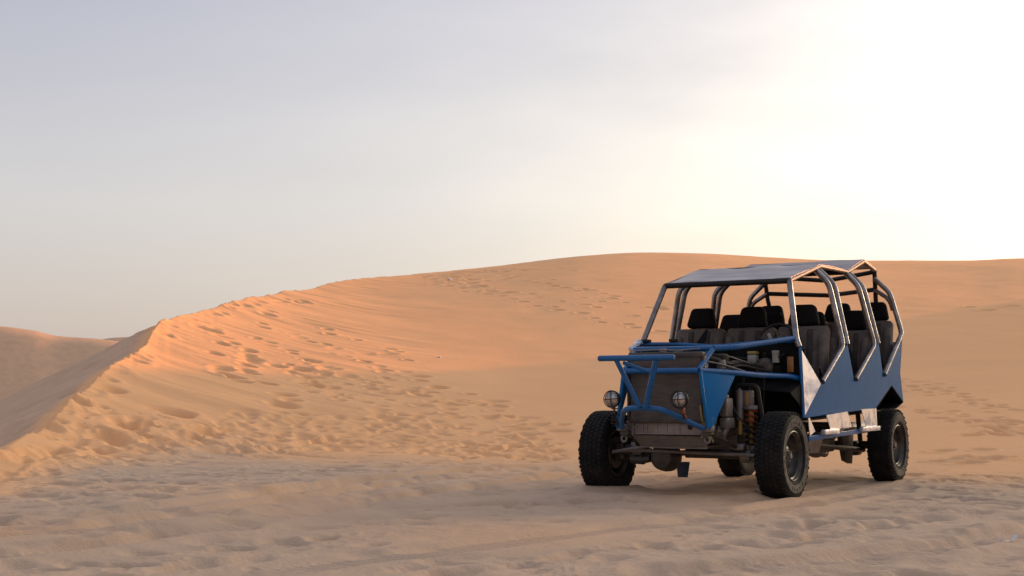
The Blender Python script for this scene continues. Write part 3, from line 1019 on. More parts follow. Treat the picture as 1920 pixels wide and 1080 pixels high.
# ---- front suspension: coil-over and slim damper each side
for s in (1, -1):
    dm = part_empty('front_damper', car)
    MB().lathe([(0.0, 0.25), (0.012, 0.25), (0.014, 0.235), (0.034, 0.23), (0.034, -0.04), (0.0, -0.04)], (0.02, s * 0.485, 0.755), 'Z', 16).build('damper_body', 'grey_metal', dm)
    MB().lathe([(0.0, 0.0), (0.020, 0.0), (0.020, -0.22), (0.024, -0.23), (0.0, -0.24)], (0.02, s * 0.487, 0.715), 'Z', 14).build('damper_rod', 'yellow_paint', dm)
    MB().lathe([(0.030, 0.0)] + [(0.034 if k % 2 else 0.024, -0.008 * k) for k in range(12)], (0.02, s * 0.487, 0.58), 'Z', 14).build('rubber_boot', 'dark_metal', dm)
    co = part_empty('coil_over', car)
    MB().rbox((-0.03, s * 0.555, 0.91), (0.07, 0.085, 0.15), 0.012).build('reservoir', 'grey_metal', co)
    MB().box((-0.03 + 0.036, s * 0.555, 0.91), (0.006, 0.022, 0.11)).build('reservoir_stripe', 'yellow_paint', co)
    MB().lathe([(0.0, 0.022), (0.066, 0.022), (0.070, 0.015), (0.070, -0.012), (0.05, -0.02), (0.0, -0.02)], (-0.02, s * 0.578, 0.825), 'Z', 22).build('spring_cap', 'grey_metal', co)
    hel = [(-0.02 + 0.052 * math.cos(t), s * 0.578 + 0.052 * math.sin(t), 0.81 - 0.34 * t / (2 * math.pi * 6.5)) for t in [2 * math.pi * 6.5 * i / 104 for i in range(105)]]
    MB().tube(hel[:36], 0.0105, 7).build('coil_spring', 'red_paint', co, label='red painted top turns of the spring')
    MB().tube(hel[35:], 0.0105, 7).build('coil_spring', 'black_steel', co)
    MB().lathe([(0.0, 0.0), (0.026, 0.0), (0.026, -0.10), (0.019, -0.11), (0.019, -0.33), (0.03, -0.34), (0.0, -0.36)], (-0.02, s * 0.578, 0.80), 'Z', 16).build('damper_rod', 'yellow_paint', co)
    tb = MB().tube([(0.02, s * 0.42, 0.62), (-0.02, s * 0.44, 1.03), (-0.02, s * 0.64, 1.03), (-0.05, s * 0.68, 0.7)], 0.022, 10, 0.05)
    tb.tube([(-0.02, s * 0.50, 1.03), (-0.05, s * 0.50, 1.10)], 0.012, 8).tube([(-0.02, s * 0.57, 0.98), (-0.02, s * 0.57, 1.02)], 0.015, 8)
    tb.build('shock_tower', 'black_steel', car)
    # steering knuckle bits seen inside the wheel
    MB().rbox((0.05, s * 0.70, 0.52), (0.06, 0.05, 0.20), 0.015).rbox((0.10, s * 0.66, 0.36), (0.12, 0.05, 0.05), 0.015).build('steering_knuckle', 'dark_metal', car)

# ---- radiator and front valance
ra_ = MB().box((0.555, 0, 1.00), (0.05, 0.70, 0.56))
radiator = ra_.build('radiator', 'radiator_core', car)
fn = MB()
for k in range(56):
    fn.box((0.583, 0, 0.735 + k * 0.0098), (0.010, 0.69, 0.0042))
fn.build('radiator_fins', 'radiator_core', radiator)['kind'] = 'stuff'
tk = MB().rbox((0.555, 0, 1.300), (0.085, 0.74, 0.055), 0.015).rbox((0.555, 0, 0.705), (0.085, 0.74, 0.03), 0.01)
tk.rbox((0.555, -0.372, 1.0), (0.07, 0.025, 0.58), 0.006).rbox((0.555, 0.372, 1.0), (0.07, 0.025, 0.58), 0.006)
tk.build('radiator_frame', 'dark_metal', radiator)
MB().lathe([(0.0, 0.03), (0.028, 0.03), (0.032, 0.02), (0.032, 0.0), (0.022, -0.01)], (0.53, -0.05, 1.335), 'Z', 16).build('filler_cap', 'grey_metal', radiator)
MB().tube([(0.57, -0.30, 1.345), (0.56, -0.1, 1.352), (0.55, 0.1, 1.342), (0.50, 0.30, 1.355)], 0.007, 8, 0.05).tube([(0.56, -0.05, 1.335), (0.57, 0.05, 1.32), (0.55, 0.16, 1.34)], 0.006, 8, 0.05).build('hose', 'grey_metal', car)

va = MB()
va.rbox((0.50, 0.0, 0.640), (0.10, 0.66, 0.105), 0.008)
va.box((0.52, 0, 0.700), (0.12, 0.80, 0.014))
va.plate([(0.555, -0.39, 0.70), (0.555, -0.33, 0.70), (0.555, -0.33, 0.575), (0.52, -0.38, 0.60)], 0.02)
va.plate([(0.555, 0.33, 0.70), (0.555, 0.40, 0.70), (0.52, 0.40, 0.60), (0.555, 0.33, 0.56)], 0.02)
for y in (-0.245, -0.205, -0.10, -0.005, 0.085, 0.125):
    va.box((0.553, y, 0.64), (0.008, 0.010, 0.085))
va.box((0.553, 0.0, 0.592), (0.010, 0.64, 0.010))
va.box((0.556, 0.10, 0.640), (0.010, 0.035, 0.085))
valance = va.build('front_valance', 'valance_metal', car)
sk = MB().plate([(0.535, -0.36, 0.585), (0.535, 0.37, 0.575), (0.47, 0.36, 0.472), (0.46, 0.02, 0.468), (0.45, -0.30, 0.478)], 0.014)
sk.plate([(0.47, 0.36, 0.472), (0.45, -0.30, 0.478), (0.10, -0.30, 0.49), (0.10, 0.36, 0.485)], 0.01)
sk.build('skid_plate', 'radiator_core', car, label='bent dark sheet below the grey valance')
MB().tube([(0.482, 0.36, 0.466), (0.472, 0.02, 0.462), (0.462, -0.30, 0.472)], 0.007, 8).build('skid_lip', 'grey_metal', car)
MB().lathe([(0.0, 0.003), (0.024, 0.003), (0.024, -0.02)], (0.556, 0.225, 0.655), 'X', 18).build('tow_hole', 'black_steel', valance)
for s in (1, -1):
    hk = MB().tube([(0.60, s * 0.41, 0.64), (0.60, s * 0.41, 0.56)], 0.016, 10)
    hk.tube([(0.60 + 0.0, s * 0.41 + 0.024 * math.cos(t), 0.545 + 0.028 * math.sin(t)) for t in [2 * math.pi * i / 14 for i in range(14)]], 0.010, 8, close=True)
    hk.rbox((0.60, s * 0.42, 0.645), (0.10, 0.09, 0.06), 0.012)
    hk.build('tow_hook', 'grey_metal', car)

# ---- engine in the open bay
en = MB().rbox((0.02, 0.0, 0.92), (0.62, 0.40, 0.46), 0.03)
en.rbox((0.30, 0.0, 0.90), (0.08, 0.34, 0.36), 0.02)
en.lathe([(0.0, 0.03), (0.075, 0.03), (0.085, 0.02), (0.085, -0.02), (0.0, -0.02)], (0.36, 0.0, 0.80), 'X', 22)
en.lathe([(0.0, 0.03), (0.055, 0.03), (0.06, 0.02), (0.06, -0.02), (0.0, -0.02)], (0.36, 0.17, 1.0), 'X', 20)
engine = en.build('engine_block', 'dark_metal', car)
MB().rbox((0.0, 0.0, 1.19), (0.58, 0.22, 0.10), 0.025).build('valve_cover', 'black_steel', engine)
al = MB().lathe([(0.0, 0.07), (0.05, 0.07), (0.065, 0.05), (0.065, -0.05), (0.05, -0.07), (0.0, -0.07)], (0.30, 0.27, 1.02), 'X', 18)
for k in range(5):
    al.box((0.10 + 0.04 * k, 0.32, 0.80), (0.014, 0.12, 0.20))
al.rbox((0.20, 0.30, 0.80), (0.24, 0.12, 0.26), 0.02).rbox((0.30, 0.36, 0.64), (0.10, 0.10, 0.12), 0.02, rot=Matrix.Rotation(0.6, 3, 'X'))
al.tube([(0.34, 0.33, 0.60), (0.36, 0.38, 0.72), (0.34, 0.35, 0.88), (0.30, 0.30, 1.05)], 0.03, 12, 0.1)
al.build('alternator', 'grey_metal', car)
sb = MB().rbox((0.26, 0.455, 0.83), (0.16, 0.07, 0.17), 0.015).rbox((0.24, 0.45, 0.69), (0.18, 0.085, 0.10), 0.018)
for k in range(6):
    sb.rbox((0.345, 0.455, 0.765 + 0.024 * k), (0.012, 0.066, 0.008), 0.003, 1)
sb.tube([(0.26, 0.47, 0.67), (0.30, 0.43, 0.58), (0.27, 0.42, 0.52)], 0.028, 10, 0.04)
sb.lathe([(0.0, 0.02), (0.03, 0.02), (0.034, 0.012), (0.034, -0.01), (0.0, -0.01)], (0.30, 0.46, 0.925), 'Z', 14)
sb.build('steering_box', 'grey_metal', car)
for s_ in (1, -1):
    ck = MB().tube([(0.12, s_ * 0.40, 0.95), (0.22, s_ * 0.55, 0.74), (0.12, s_ * 0.66, 0.58), (0.06, s_ * 0.70, 0.47)], 0.008, 6, 0.08)
    ck.build('brake_hose', 'black_steel', car)
    MB().tube([(0.50, s_ * 0.38, 0.60), (0.05, s_ * 0.52, 0.44)], 0.02, 10).build('radius_arm', 'dark_metal', car)
    MB().rbox((0.10, s_ * 0.52, 0.47), (0.10, 0.10, 0.06), 0.012).rbox((-0.02, s_ * 0.60, 0.44), (0.08, 0.06, 0.10), 0.012).build('axle_bracket', 'grey_metal', axle)
    MB().lathe([(0.0, 0.05), (0.05, 0.05), (0.062, 0.03), (0.062, -0.03), (0.05, -0.05), (0.0, -0.05)], (0.02, s_ * 0.545, 0.385), 'Y', 16).build('axle_collar', 'grey_metal', axle)
# wiring loom and pipes across the firewall and over the engine
MB().tube([(-0.60, -0.5, 1.33), (-0.58, -0.1, 1.27), (-0.57, 0.25, 1.31), (-0.57, 0.52, 1.24), (-0.58, 0.70, 1.33)], 0.010, 6, 0.1).build('wiring_loom', 'black_steel', car)
MB().tube([(0.30, 0.20, 1.26), (0.05, 0.36, 1.31), (-0.30, 0.46, 1.24), (-0.57, 0.50, 1.22)], 0.007, 6, 0.1).build('vacuum_hose', 'grey_metal', car)
MB().tube([(0.52, 0.33, 1.25), (0.30, 0.43, 1.22), (0.0, 0.55, 1.15), (-0.40, 0.63, 1.11)], 0.009, 6, 0.1).build('vacuum_hose', 'grey_metal', car)
MB().lathe([(0.0, 0.10), (0.13, 0.10), (0.145, 0.085), (0.145, -0.06), (0.10, -0.08), (0.0, -0.08)], (0.10, 0.26, 1.22), 'Z', 28).build('air_filter', 'black_steel', engine)
hs = MB().tube([(0.5, 0.22, 1.27), (0.35, 0.32, 1.28), (0.15, 0.42, 1.22), (-0.2, 0.40, 1.25), (-0.5, 0.5, 1.2)], 0.026, 10, 0.12)
hs.tube([(0.5, -0.25, 1.24), (0.3, -0.3, 1.30), (0.0, -0.2, 1.28)], 0.03, 10, 0.12)
hs.tube([(0.45, 0.30, 1.18), (0.30, 0.44, 1.16), (0.05, 0.5, 1.22), (-0.45, 0.62, 1.16)], 0.012, 8, 0.1)
hs.tube([(-0.1, 0.68, 1.10), (-0.12, 0.66, 0.80)], 0.005, 6)
hs.build('engine_hose', 'black_steel', engine)
lamp_ = MB().box((0.30, -0.40, 1.33), (0.20, 0.10, 0.03)).box((0.30, -0.18, 1.325), (0.20, 0.16, 0.02))
lamp_.build('fuse_box', 'yellow_plastic', car)
MB().lathe([(0.0, 0.06), (0.035, 0.06), (0.04, 0.04), (0.05, -0.05), (0.0, -0.05)], (0.24, 0.40, 1.20), 'Z', 14).build('ignition_coil', 'grey_metal', engine)

# ---- firewall, inner wings, cowl
fw = MB().plate([(-0.66, -0.80, 1.44), (-0.66, 0.80, 1.44), (-0.66, 0.84, 1.35), (-0.64, 0.86, 0.72), (-0.64, -0.86, 0.72), (-0.66, -0.84, 1.35)], 0.012, (1, 0, 0))
fw.box((-0.645, 0.30, 1.30), (0.02, 0.25, 0.18)).box((-0.645, 0.25, 1.05), (0.02, 0.5, 0.02)).rbox((-0.61, 0.50, 1.20), (0.06, 0.13, 0.13), 0.03)
fw.rbox((-0.60, 0.40, 1.19), (0.09, 0.12, 0.10), 0.02).rbox((-0.60, 0.62, 1.18), (0.08, 0.09, 0.09), 0.02)
fire = fw.build('firewall', 'matt_black', car)
for s in (1, -1):
    iw = MB().plate([(-0.655, s * 0.86, 1.05), (-0.655, s * 0.86, 0.74), (-0.52, s * 0.86, 0.86), (-0.35, s * 0.84, 0.96)], 0.01, (0, s, 0))
    iw.plate([(-0.645, s * 0.44, 1.10), (-0.645, s * 0.86, 1.06), (-0.36, s * 0.84, 0.97), (-0.34, s * 0.44, 1.0)], 0.01, (0, 0, 1))
    iw.plate([(-0.645, s * 0.44, 1.10), (-0.34, s * 0.44, 1.0), (0.35, s * 0.40, 1.0), (0.35, s * 0.40, 0.62), (-0.645, s * 0.44, 0.62)], 0.01, (0, s, 0))
    iw.build('inner_wing', 'matt_black', car)
MB().lathe([(0.0, 0.09), (0.06, 0.085), (0.095, 0.05), (0.10, 0.0), (0.0, -0.02)], (-0.62, 0.50, 1.20), 'X', 22).build('brake_servo', 'dark_metal', fire)
rv = MB().rbox((-0.585, 0.386, 1.285), (0.09, 0.088, 0.085), 0.012)
rv.build('fluid_reservoir', 'white_plastic', fire)
MB().rbox((-0.585, 0.386, 1.345), (0.092, 0.092, 0.032), 0.01).build('reservoir_cap', 'yellow_plastic', fire)
MB().lathe([(0.0, 0.05), (0.034, 0.05), (0.034, -0.045), (0.0, -0.045)], (-0.585, 0.613, 1.295), 'Z', 14).build('fluid_reservoir', 'white_plastic', fire, label='slim round white fluid reservoir')
MB().lathe([(0.0, 0.016), (0.036, 0.016), (0.038, -0.012), (0.0, -0.012)], (-0.585, 0.613, 1.35), 'Z', 14).build('reservoir_cap', 'white_plastic', fire)
MB().rbox((-0.632, 0.742, 1.232), (0.02, 0.064, 0.15), 0.006).build('side_reflector', 'orange_plastic', fire)
MB().tube([(-0.5, -0.80, 1.452), (-0.47, -0.4, 1.443), (-0.60, 0.0, 1.416), (-0.72, 0.38, 1.452), (-0.62, 0.78, 1.455)], 0.018, 10, 0.12).build('cowl_tube', 'blue_paint', car)
for y in (-0.70, -0.40):
    MB().rbox((-0.49, y, 1.478), (0.06, 0.09, 0.032), 0.008).build('hinge_block', 'black_steel', car)

# ---- blue front tubes and gusset panels
TB = 0.026
for s in (1, -1):
    q = (lambda p: p) if s > 0 else mir
    t = MB().tube([q((0.675, 0.365, 1.157)), q((0.22, 0.53, 1.142)), q((-0.14, 0.635, 1.124)), q((-0.56, 0.76, 1.120)), q((-0.66, 0.825, 1.096))], TB, 12, 0.05)
    t.build('lower_hood_tube', 'blue_paint', car)
    t = MB().tube([q((0.39, 0.389, 1.361)), q((0.20, 0.535, 1.377)), q((-0.655, 0.795, 1.485))], TB, 12, 0.05)
    t.build('upper_hood_tube', 'blue_paint', car)
    t = MB().tube([q((0.39, 0.385, 1.355)), q((0.675, 0.365, 1.165))], 0.024, 12)
    t.build('hood_strut', 'blue_paint', car)
    t = MB().tube([q((0.385, 0.33, 1.355)), q((0.44, 0.335, 1.18))], 0.020, 10)
    t.build('hood_strut', 'blue_paint', car)
    t = MB().tube([q((0.672, 0.378, 1.15)), q((0.672, 0.445, 0.655))], 0.016, 10)
    t.plate([q((0.672, 0.380, 1.145)), q((0.225, 0.525, 1.125)), q((0.620, 0.478, 0.680)), q((0.668, 0.455, 0.632))], 0.010)
    t.build('gusset_panel', 'blue_panel_paint', car, bevel=0.002)
    if s < 0:
        MB().plate([q((0.52, 0.435, 1.11)), q((0.40, 0.50, 1.11)), q((0.56, 0.485, 0.92)), q((0.61, 0.46, 0.86))], 0.006).build('side_plate', 'bright_aluminium', car)
MB().tube([(0.39, -0.389, 1.361), (0.39, 0.389, 1.361)], TB, 12).build('hood_tube', 'blue_paint', car)
MB().tube([(0.675, -0.365, 1.157), (0.675, 0.365, 1.157)], TB, 12).build('hood_tube', 'blue_paint', car)

# ---- bull bar
bb = MB().tube([(1.19, -0.356, 1.262), (1.19, 0.356, 1.262)], 0.026, 14)
bb.lathe([(0.0, 0.012), (0.018, 0.010), (0.026, 0.0)], (1.19, 0.356, 1.262), 'Y', 14).lathe([(0.0, -0.012), (0.018, -0.010), (0.026, 0.0)], (1.19, -0.356, 1.262), 'Y', 14)
bull = bb.build('bull_bar', 'blue_paint', car)
MB().tube([(1.185, -0.19, 1.245), (1.062, -0.03, 0.838)], 0.023, 12).build('bar_strut', 'blue_paint', bull)
MB().tube([(1.185, 0.19, 1.245), (1.062, 0.03, 0.838)], 0.025, 12).build('bar_strut', 'blue_paint', bull)
MB().tube([(1.17, -0.13, 1.222), (1.145, 0.125, 1.135)], 0.017, 10).build('bar_strut', 'blue_paint', bull)
MB().tube([(0.68, -0.39, 0.645), (0.80, -0.34, 0.72), (1.02, -0.19, 0.826), (1.03, 0.15, 0.826), (0.83, 0.30, 0.722), (0.66, 0.40, 0.645)], 0.025, 12, 0.10, fn=6).build('lower_bar', 'blue_paint', bull)

# ---- headlights with wire guards
def headlight(x, y, z, yaw):
    h = part_empty('headlight', car, (x, y, z), (0, 0, yaw))
    MB().lathe([(0.0, -0.085), (0.03, -0.083), (0.058, -0.05), (0.074, -0.012), (0.077, 0.0), (0.074, 0.010), (0.067, 0.010)], (0, 0, 0), 'X', 28).build('lamp_shell', 'black_steel', h)
    MB().lathe([(0.068, 0.008), (0.060, 0.020), (0.04, 0.030), (0.02, 0.034), (0.0, 0.035)], (0, 0, 0), 'X', 28).build('lens', 'lamp_glass', h)
    g = MB()
    g.tube([(0.03, 0.074 * math.cos(t), 0.074 * math.sin(t)) for t in [2 * math.pi * i / 28 for i in range(28)]], 0.0045, 6, close=True)
    for a in (0.08, math.pi / 2 + 0.08):
        c, s = math.cos(a), math.sin(a)
        g.tube([(0.012, -0.077 * c, -0.077 * s), (0.036, -0.06 * c, -0.06 * s), (0.050, 0, 0), (0.036, 0.06 * c, 0.06 * s), (0.012, 0.077 * c, 0.077 * s)], 0.004, 6)
    g.build('wire_guard', 'black_steel', h)
    MB().tube([(-0.03, 0, -0.065), (-0.03, 0, -0.13)], 0.010, 8).rbox((-0.03, 0, -0.085), (0.03, 0.05, 0.012), 0.004).build('bracket', 'dark_metal', h)
    return h


headlight(0.985, 0.325, 0.902, -0.10)
headlight(0.975, -0.335, 0.905, -0.02)
MB().tube([(0.94, 0.325, 0.78), (0.84, 0.31, 0.725)], 0.012, 8).build('lamp_bracket', 'dark_metal', car)
MB().tube([(0.86, -0.30, 0.745), (0.94, -0.335, 0.79), (0.72, -0.42, 0.68)], 0.011, 8).build('lamp_bracket', 'dark_metal', car)
MB().tube([(0.95, 0.335, 0.84), (0.97, 0.35, 0.80), (0.93, 0.335, 0.79), (0.90, 0.325, 0.765), (0.86, 0.32, 0.75)], 0.010, 8, 0.02).build('lamp_wire', 'orange_wire', car)
cw = MB()
cw.tube([(0.93 + 0.022 * math.cos(t), -0.345 + 0.022 * math.sin(t), 0.80 - 0.0045 * t) for t in [0.5 * i for i in range(60)]], 0.005, 6)
cw.build('coiled_wire', 'black_steel', car)
MB().tube([(0.672, 0.375, 0.85), (0.66, 0.385, 0.72), (0.60, 0.40, 0.63), (0.56, 0.432, 0.56), (0.555, 0.445, 0.525)], 0.008, 8, 0.06).build('hanging_cable', 'yellow_plastic', car)

# ---- body sides
S_TOP, S_BOT = (-0.635, 0.838, 1.395), (-0.588, 0.880, 0.728)
V0, P1, V1, P2, V2, P3 = (-0.936, 0.93, 1.043), (-1.724, 0.95, 1.457), (-1.992, 0.93, 1.078), (-2.796, 0.95, 1.508), (-3.006, 0.93, 1.143), (-3.70, 0.95, 1.622)
REAR = [(-3.755, 0.935, 1.55), (-3.700, 0.92, 1.19), (-3.808, 0.92, 0.873)]
ATOP, ALEFT = (-3.358, 0.92, 1.056), (-2.784, 0.92, 0.822)
SILL = (-2.764, 0.92, 0.806)
for s in (1, -1):
    q = (lambda p: p) if s > 0 else mir
    body = [S_BOT, SILL, ALEFT, ATOP, REAR[2], REAR[1], REAR[0], P3, V2, P2, V1, P1, V0]
    MB().plate([q(p) for p in body], 0.010, (0, s, 0)).build('side_panel', 'blue_panel_paint', car, 25)
    # unpainted triangle ahead of the first opening, standing 3 mm proud
    tri = [(-0.630, 0.842, 1.390), (-0.600, 0.886, 0.745), (-0.934, 0.936, 1.050)]
    MB().plate([q(p) for p in tri], 0.006, (0, s, 0)).build('corner_plate', 'bright_aluminium', car, 25, label='unpainted triangular plate at the front of the side panel')
    MB().tube([q(S_TOP), q(S_BOT)], 0.016, 8).build('front_post', 'blue_paint', car)
    # sill skirt plates and step rail
    for poly in ([(-0.600, .921, .726), (-0.640, .921, .728), (-0.791, .921, .598), (-0.640, .921, .560)], [(-1.123, .921, .748), (-1.776, .921, .778), (-1.907, .921, .622), (-1.247, .921, .605)],
                 [(-2.247, .921, .796), (-2.765, .921, .803), (-2.790, .921, .604), (-2.400, .921, .612)]):
        MB().plate([q(p) for p in poly], 0.006, (0, s, 0)).build('skirt_plate', 'bright_aluminium', car, 25)
    rl = MB().plate([q(p) for p in ((-0.66, .905, .556), (-2.79, .905, .605), (-2.79, .905, .560), (-0.66, .905, .510))], 0.05, (0, s, 0))
    rail = rl.build('step_rail', 'blue_paint', car, bevel=0.003)
    for x0, x1 in ((-0.99, -1.42), (-2.19, -2.79)):
        z0, z1 = 0.610 + (x0 + .99) * -0.004, 0.610 + (x1 + .99) * -0.004
        MB().plate([q(p) for p in ((x0, .955, z0), (x1, .955, z1), (x1, .955, z1 - .047), (x0, .955, z0 - .047))], 0.045, (0, s, 0)).build('step_block', 'bright_aluminium', rail, bevel=0.003)
    # dark wheelhouse behind the rear arch
    a, b, c, d = (-2.80, 0.918, 0.815), (-3.358, 0.918, 1.050), (-3.805, 0.918, 0.868), (-3.52, 0.918, 0.80)
    wh = MB()
    for m, n_ in ((a, b), (b, c)):
        m2, n2 = (m[0], 0.50, m[2]), (n_[0], 0.50, n_[2])
        wh.plate([q(m), q(n_), q(n2), q(m2)], 0.006)
    wh.plate([q((p[0], 0.50, p[2])) for p in (a, b, c, d)], 0.006)
    wh.plate([q(d), q(c), q((c[0], .5, c[2])), q((d[0], .5, d[2]))], 0.006)
    wh.build('wheelhouse', 'matt_black', car, 20)
    # rear body corner, bent towards the tail
    MB().plate([q(p) for p in (REAR[0], REAR[1], (-3.95, 0.72, 1.19), (-3.99, 0.72, 1.55))], 0.008).build('tail_panel', 'blue_panel_paint', car)
    MB().plate([q(p) for p in (REAR[1], REAR[2], (-4.02, 0.72, 0.87), (-3.95, 0.72, 1.19))], 0.008).build('tail_panel', 'bright_aluminium', car, label='bare metal lower tail panel')
MB().plate([(-3.96, 0.715, 1.5), (-4.12, 0.0, 1.5), (-4.12, 0.0, 0.85), (-3.99, 0.715, 0.85)], 0.008).plate([(-3.96, -0.715, 1.5), (-4.12, 0.0, 1.5), (-4.12, 0.0, 0.85), (-3.99, -0.715, 0.85)], 0.008).build('tail_gate', 'blue_panel_paint', car)

# bare corner brackets at the feet of the front pillars
for s in (-1,):
    MB().rbox((-0.56, s * 0.835, 1.455), (0.13, 0.035, 0.06), 0.008, rot=Matrix.Rotation(0.35, 3, 'Y')).build('pillar_bracket', 'bright_aluminium', car)

# ---- roll cage
TC = 0.028
RF, RP1, RP2, RP3, RP4 = (-0.86, 0.66, 2.050), (-1.747, 0.66, 2.258), (-2.66, 0.66, 2.268), (-3.24, 0.66, 2.428), (-3.66, 0.66, 2.360)
for s in (1, -1):
    q = (lambda p: p) if s > 0 else mir
    MB().tube([q(RF), q((-0.63, 0.805, 1.47)), q((-0.632, 0.83, 1.40))], TC, 12, 0.04).build('front_pillar', 'bare_steel', car)
    for (top, sh, bot, val, of) in (((-1.64, .655, 2.215), (-1.563, .82, 2.061), (-1.60, .945, 1.435), (-0.975, .935, 1.070), -0.165),
                                    ((-2.62, .655, 2.255), (-2.535, .82, 2.100), (-2.655, .945, 1.475), (-2.015, .935, 1.105), -0.165)):
        MB().tube([q(top), q(sh), q(bot), q(val)], TC, 12, 0.07).build('hoop_tube', 'bare_steel', car)
        t2 = [(top[0] + of * .6, top[1], top[2] + .012), (sh[0] + of, sh[1] + .002, sh[2] + .004), (bot[0] + of * .72, bot[1] + .004, bot[2] + .02)]
        MB().tube([q(p) for p in t2], TC, 12, 0.07).build('hoop_tube', 'bare_steel', car)
    MB().tube([q((-3.66, .655, 2.27)), q((-3.645, .835, 2.100)), q((-3.690, .950, 1.640)), q((-3.03, .935, 1.165))], TC, 12, 0.06).build('hoop_tube', 'bare_steel', car)
    MB().tube([q((-3.705, .645, 2.145)), q((-3.666, .82, 2.03)), q((-3.676, .86, 1.90))], 0.025, 12, 0.06).build('hoop_tube', 'bare_steel', car)
    MB().tube([q(RP4), q((-3.69, .655, 2.25)), q((-3.72, .65, 2.10)), q((-3.95, .60, 1.50))], 0.026, 12, 0.03).build('rear_pillar', 'black_steel', car)
    # roof edge tubes
    MB().tube([q(RF), q(RP1)], 0.024, 12).build('roof_rail', 'dull_steel', car)
    MB().tube([q(RP1), q(RP2)], 0.022, 12).build('roof_rail', 'dull_steel', car)
    MB().tube([q(RP2), q(RP3)], 0.024, 12).build('roof_rail', 'dull_steel', car)
    MB().tube([q(RP3), q(RP4)], 0.024, 12).build('roof_rail', 'dull_steel', car)
for a in (RF, RP1, RP2):
    MB().tube([a, mir(a)], 0.028, 12).build('roof_bar', 'black_steel', car)
MB().tube([(-3.66, .66, 2.345), (-3.97, 0, 2.292), (-3.66, -.66, 2.345)], 0.026, 12).build('roof_bar', 'black_steel', car)
MB().tube([(-3.705, .65, 2.146), (-4.064, 0, 2.124), (-3.705, -.65, 2.146)], 0.026, 12).build('rear_bar', 'black_steel', car)


def roof_sheet(a, b, seed, lift=0.026):
    """thin hand-fitted sheet, slightly wavy"""
    nx, ny = 10, 18
    rr = random.Random(seed)
    ph = [rr.uniform(0, 6) for _ in range(4)]
    vs, fs = [], []
    for k in (0, 1):
        for i in range(nx + 1):
            for j in range(ny + 1):
                u, v = i / nx, j / ny
                x = a[0] + (b[0] - a[0]) * u
                y = -0.672 + 1.344 * v
                z = a[2] + (b[2] - a[2]) * u + lift - 0.005 * k
                z += 0.006 * math.sin(u * 5 + ph[0]) * math.sin(v * 9 + ph[1]) + 0.004 * math.sin(v * 17 + ph[2])
                vs.append((x, y, z))
    m = (nx + 1) * (ny + 1)
    for i in range(nx):
        for j in range(ny):
            p = i * (ny + 1) + j
            fs.append((p, p + 1, p + ny + 2, p + ny + 1))
            fs.append((m + p, m + p + ny + 1, m + p + ny + 2, m + p + 1))
    for i in range(nx):
        for j in (0, ny):
            p, p2 = i * (ny + 1) + j, (i + 1) * (ny + 1) + j
            fs.append((p, p2, m + p2, m + p))
    for j in range(ny):
        for i in (0, nx):
            p, p2 = i * (ny + 1) + j, i * (ny + 1) + j + 1
            fs.append((p, p2, m + p2, m + p))
    MB().add(vs, fs).build('roof_panel', 'roof_sheet', car, 50)


roof_sheet((-0.87, 0, 2.050), (-1.742, 0, 2.258), 1)
roof_sheet((-1.752, 0, 2.258), (-2.655, 0, 2.268), 2)
roof_sheet((-2.665, 0, 2.268), (-3.235, 0, 2.428), 3)
roof_sheet((-3.245, 0, 2.428), (-3.66, 0, 2.360), 4)


# ---- seats
def make_seat(name, wd, hr_w):
    """origin at the middle of the backrest top, facing +x"""
    s = part_empty(name, car)
    lean = Matrix.Rotation(-0.20, 3, 'Y')
    bk = MB().rbox(lean @ Vector((0, 0, -0.33)), (0.13, wd, 0.66), 0.045, 3, lean)
    bk.build('backrest', 'seat_cloth', s, 60)
    bl = MB()
    for k in (-1, 1):
        bl.rbox(lean @ Vector((0.035, k * (wd / 2 - 0.045), -0.37)), (0.13, 0.085, 0.56), 0.038, 3, lean)
    bl.build('side_bolster', 'seat_cloth', s, 60)
    sp = MB()
    for k in (-1, 1):
        sp.rbox(lean @ Vector((0.062, k * wd * 0.17, -0.30)), (0.03, wd * 0.12, 0.52), 0.012, 2, lean)
    sp.rbox(lean @ Vector((0.066, 0, -0.25)), (0.012, wd * 0.52, 0.010), 0.004, 1, lean)
    sp.build('stripe', 'seat_cloth_dark', s, 60)
    cu = MB().rbox((0.25, 0, -0.64), (0.52, wd, 0.17), 0.05, 3, Matrix.Rotation(-0.08, 3, 'Y'))
    cu.build('cushion', 'seat_cloth', s, 60)
    hd = MB().rbox(lean @ Vector((0.01, 0, 0.115)), (0.12, hr_w, 0.215), 0.045, 4, lean, (0.85, 0.72))
    hd.build('headrest', 'headrest_cloth', s, 60)
    ps = MB()
    for k in (-1, 1):
        ps.tube([lean @ Vector((0, k * 0.075, -0.04)), lean @ Vector((0, k * 0.075, 0.07))], 0.007, 8)
    ps.build('headrest_post', 'chrome', s, 60)
    return s


s1 = make_seat('front_seat', 0.53, 0.335)
row1 = [(-1.50, -0.535), (-1.53, 0.015), (-1.53, 0.565)]
s1.location = (row1[0][0], row1[0][1], 1.632)
for i, (x, y) in enumerate(row1[1:]):
    copy_tree(s1, car, (x, y, 1.632 + 0.002 * i), (0, 0.015 * i, 0.03 * (i - .5)))
s2 = make_seat('rear_seat', 0.43, 0.35)
row2 = [(-2.72, -0.68), (-2.72, -0.23), (-2.72, 0.235), (-2.72, 0.68)]
row3 = [(-3.74, -0.615), (-3.74, -0.21), (-3.74, 0.20), (-3.74, 0.625)]
s2.location = (row2[0][0], row2[0][1], 1.63)
for x, y in row2[1:]:
    copy_tree(s2, car, (x, y, 1.635))
for x, y in row3:
    copy_tree(s2, car, (x, y, 1.785), (0, 0, 0))
# seat belts hanging across the near seats


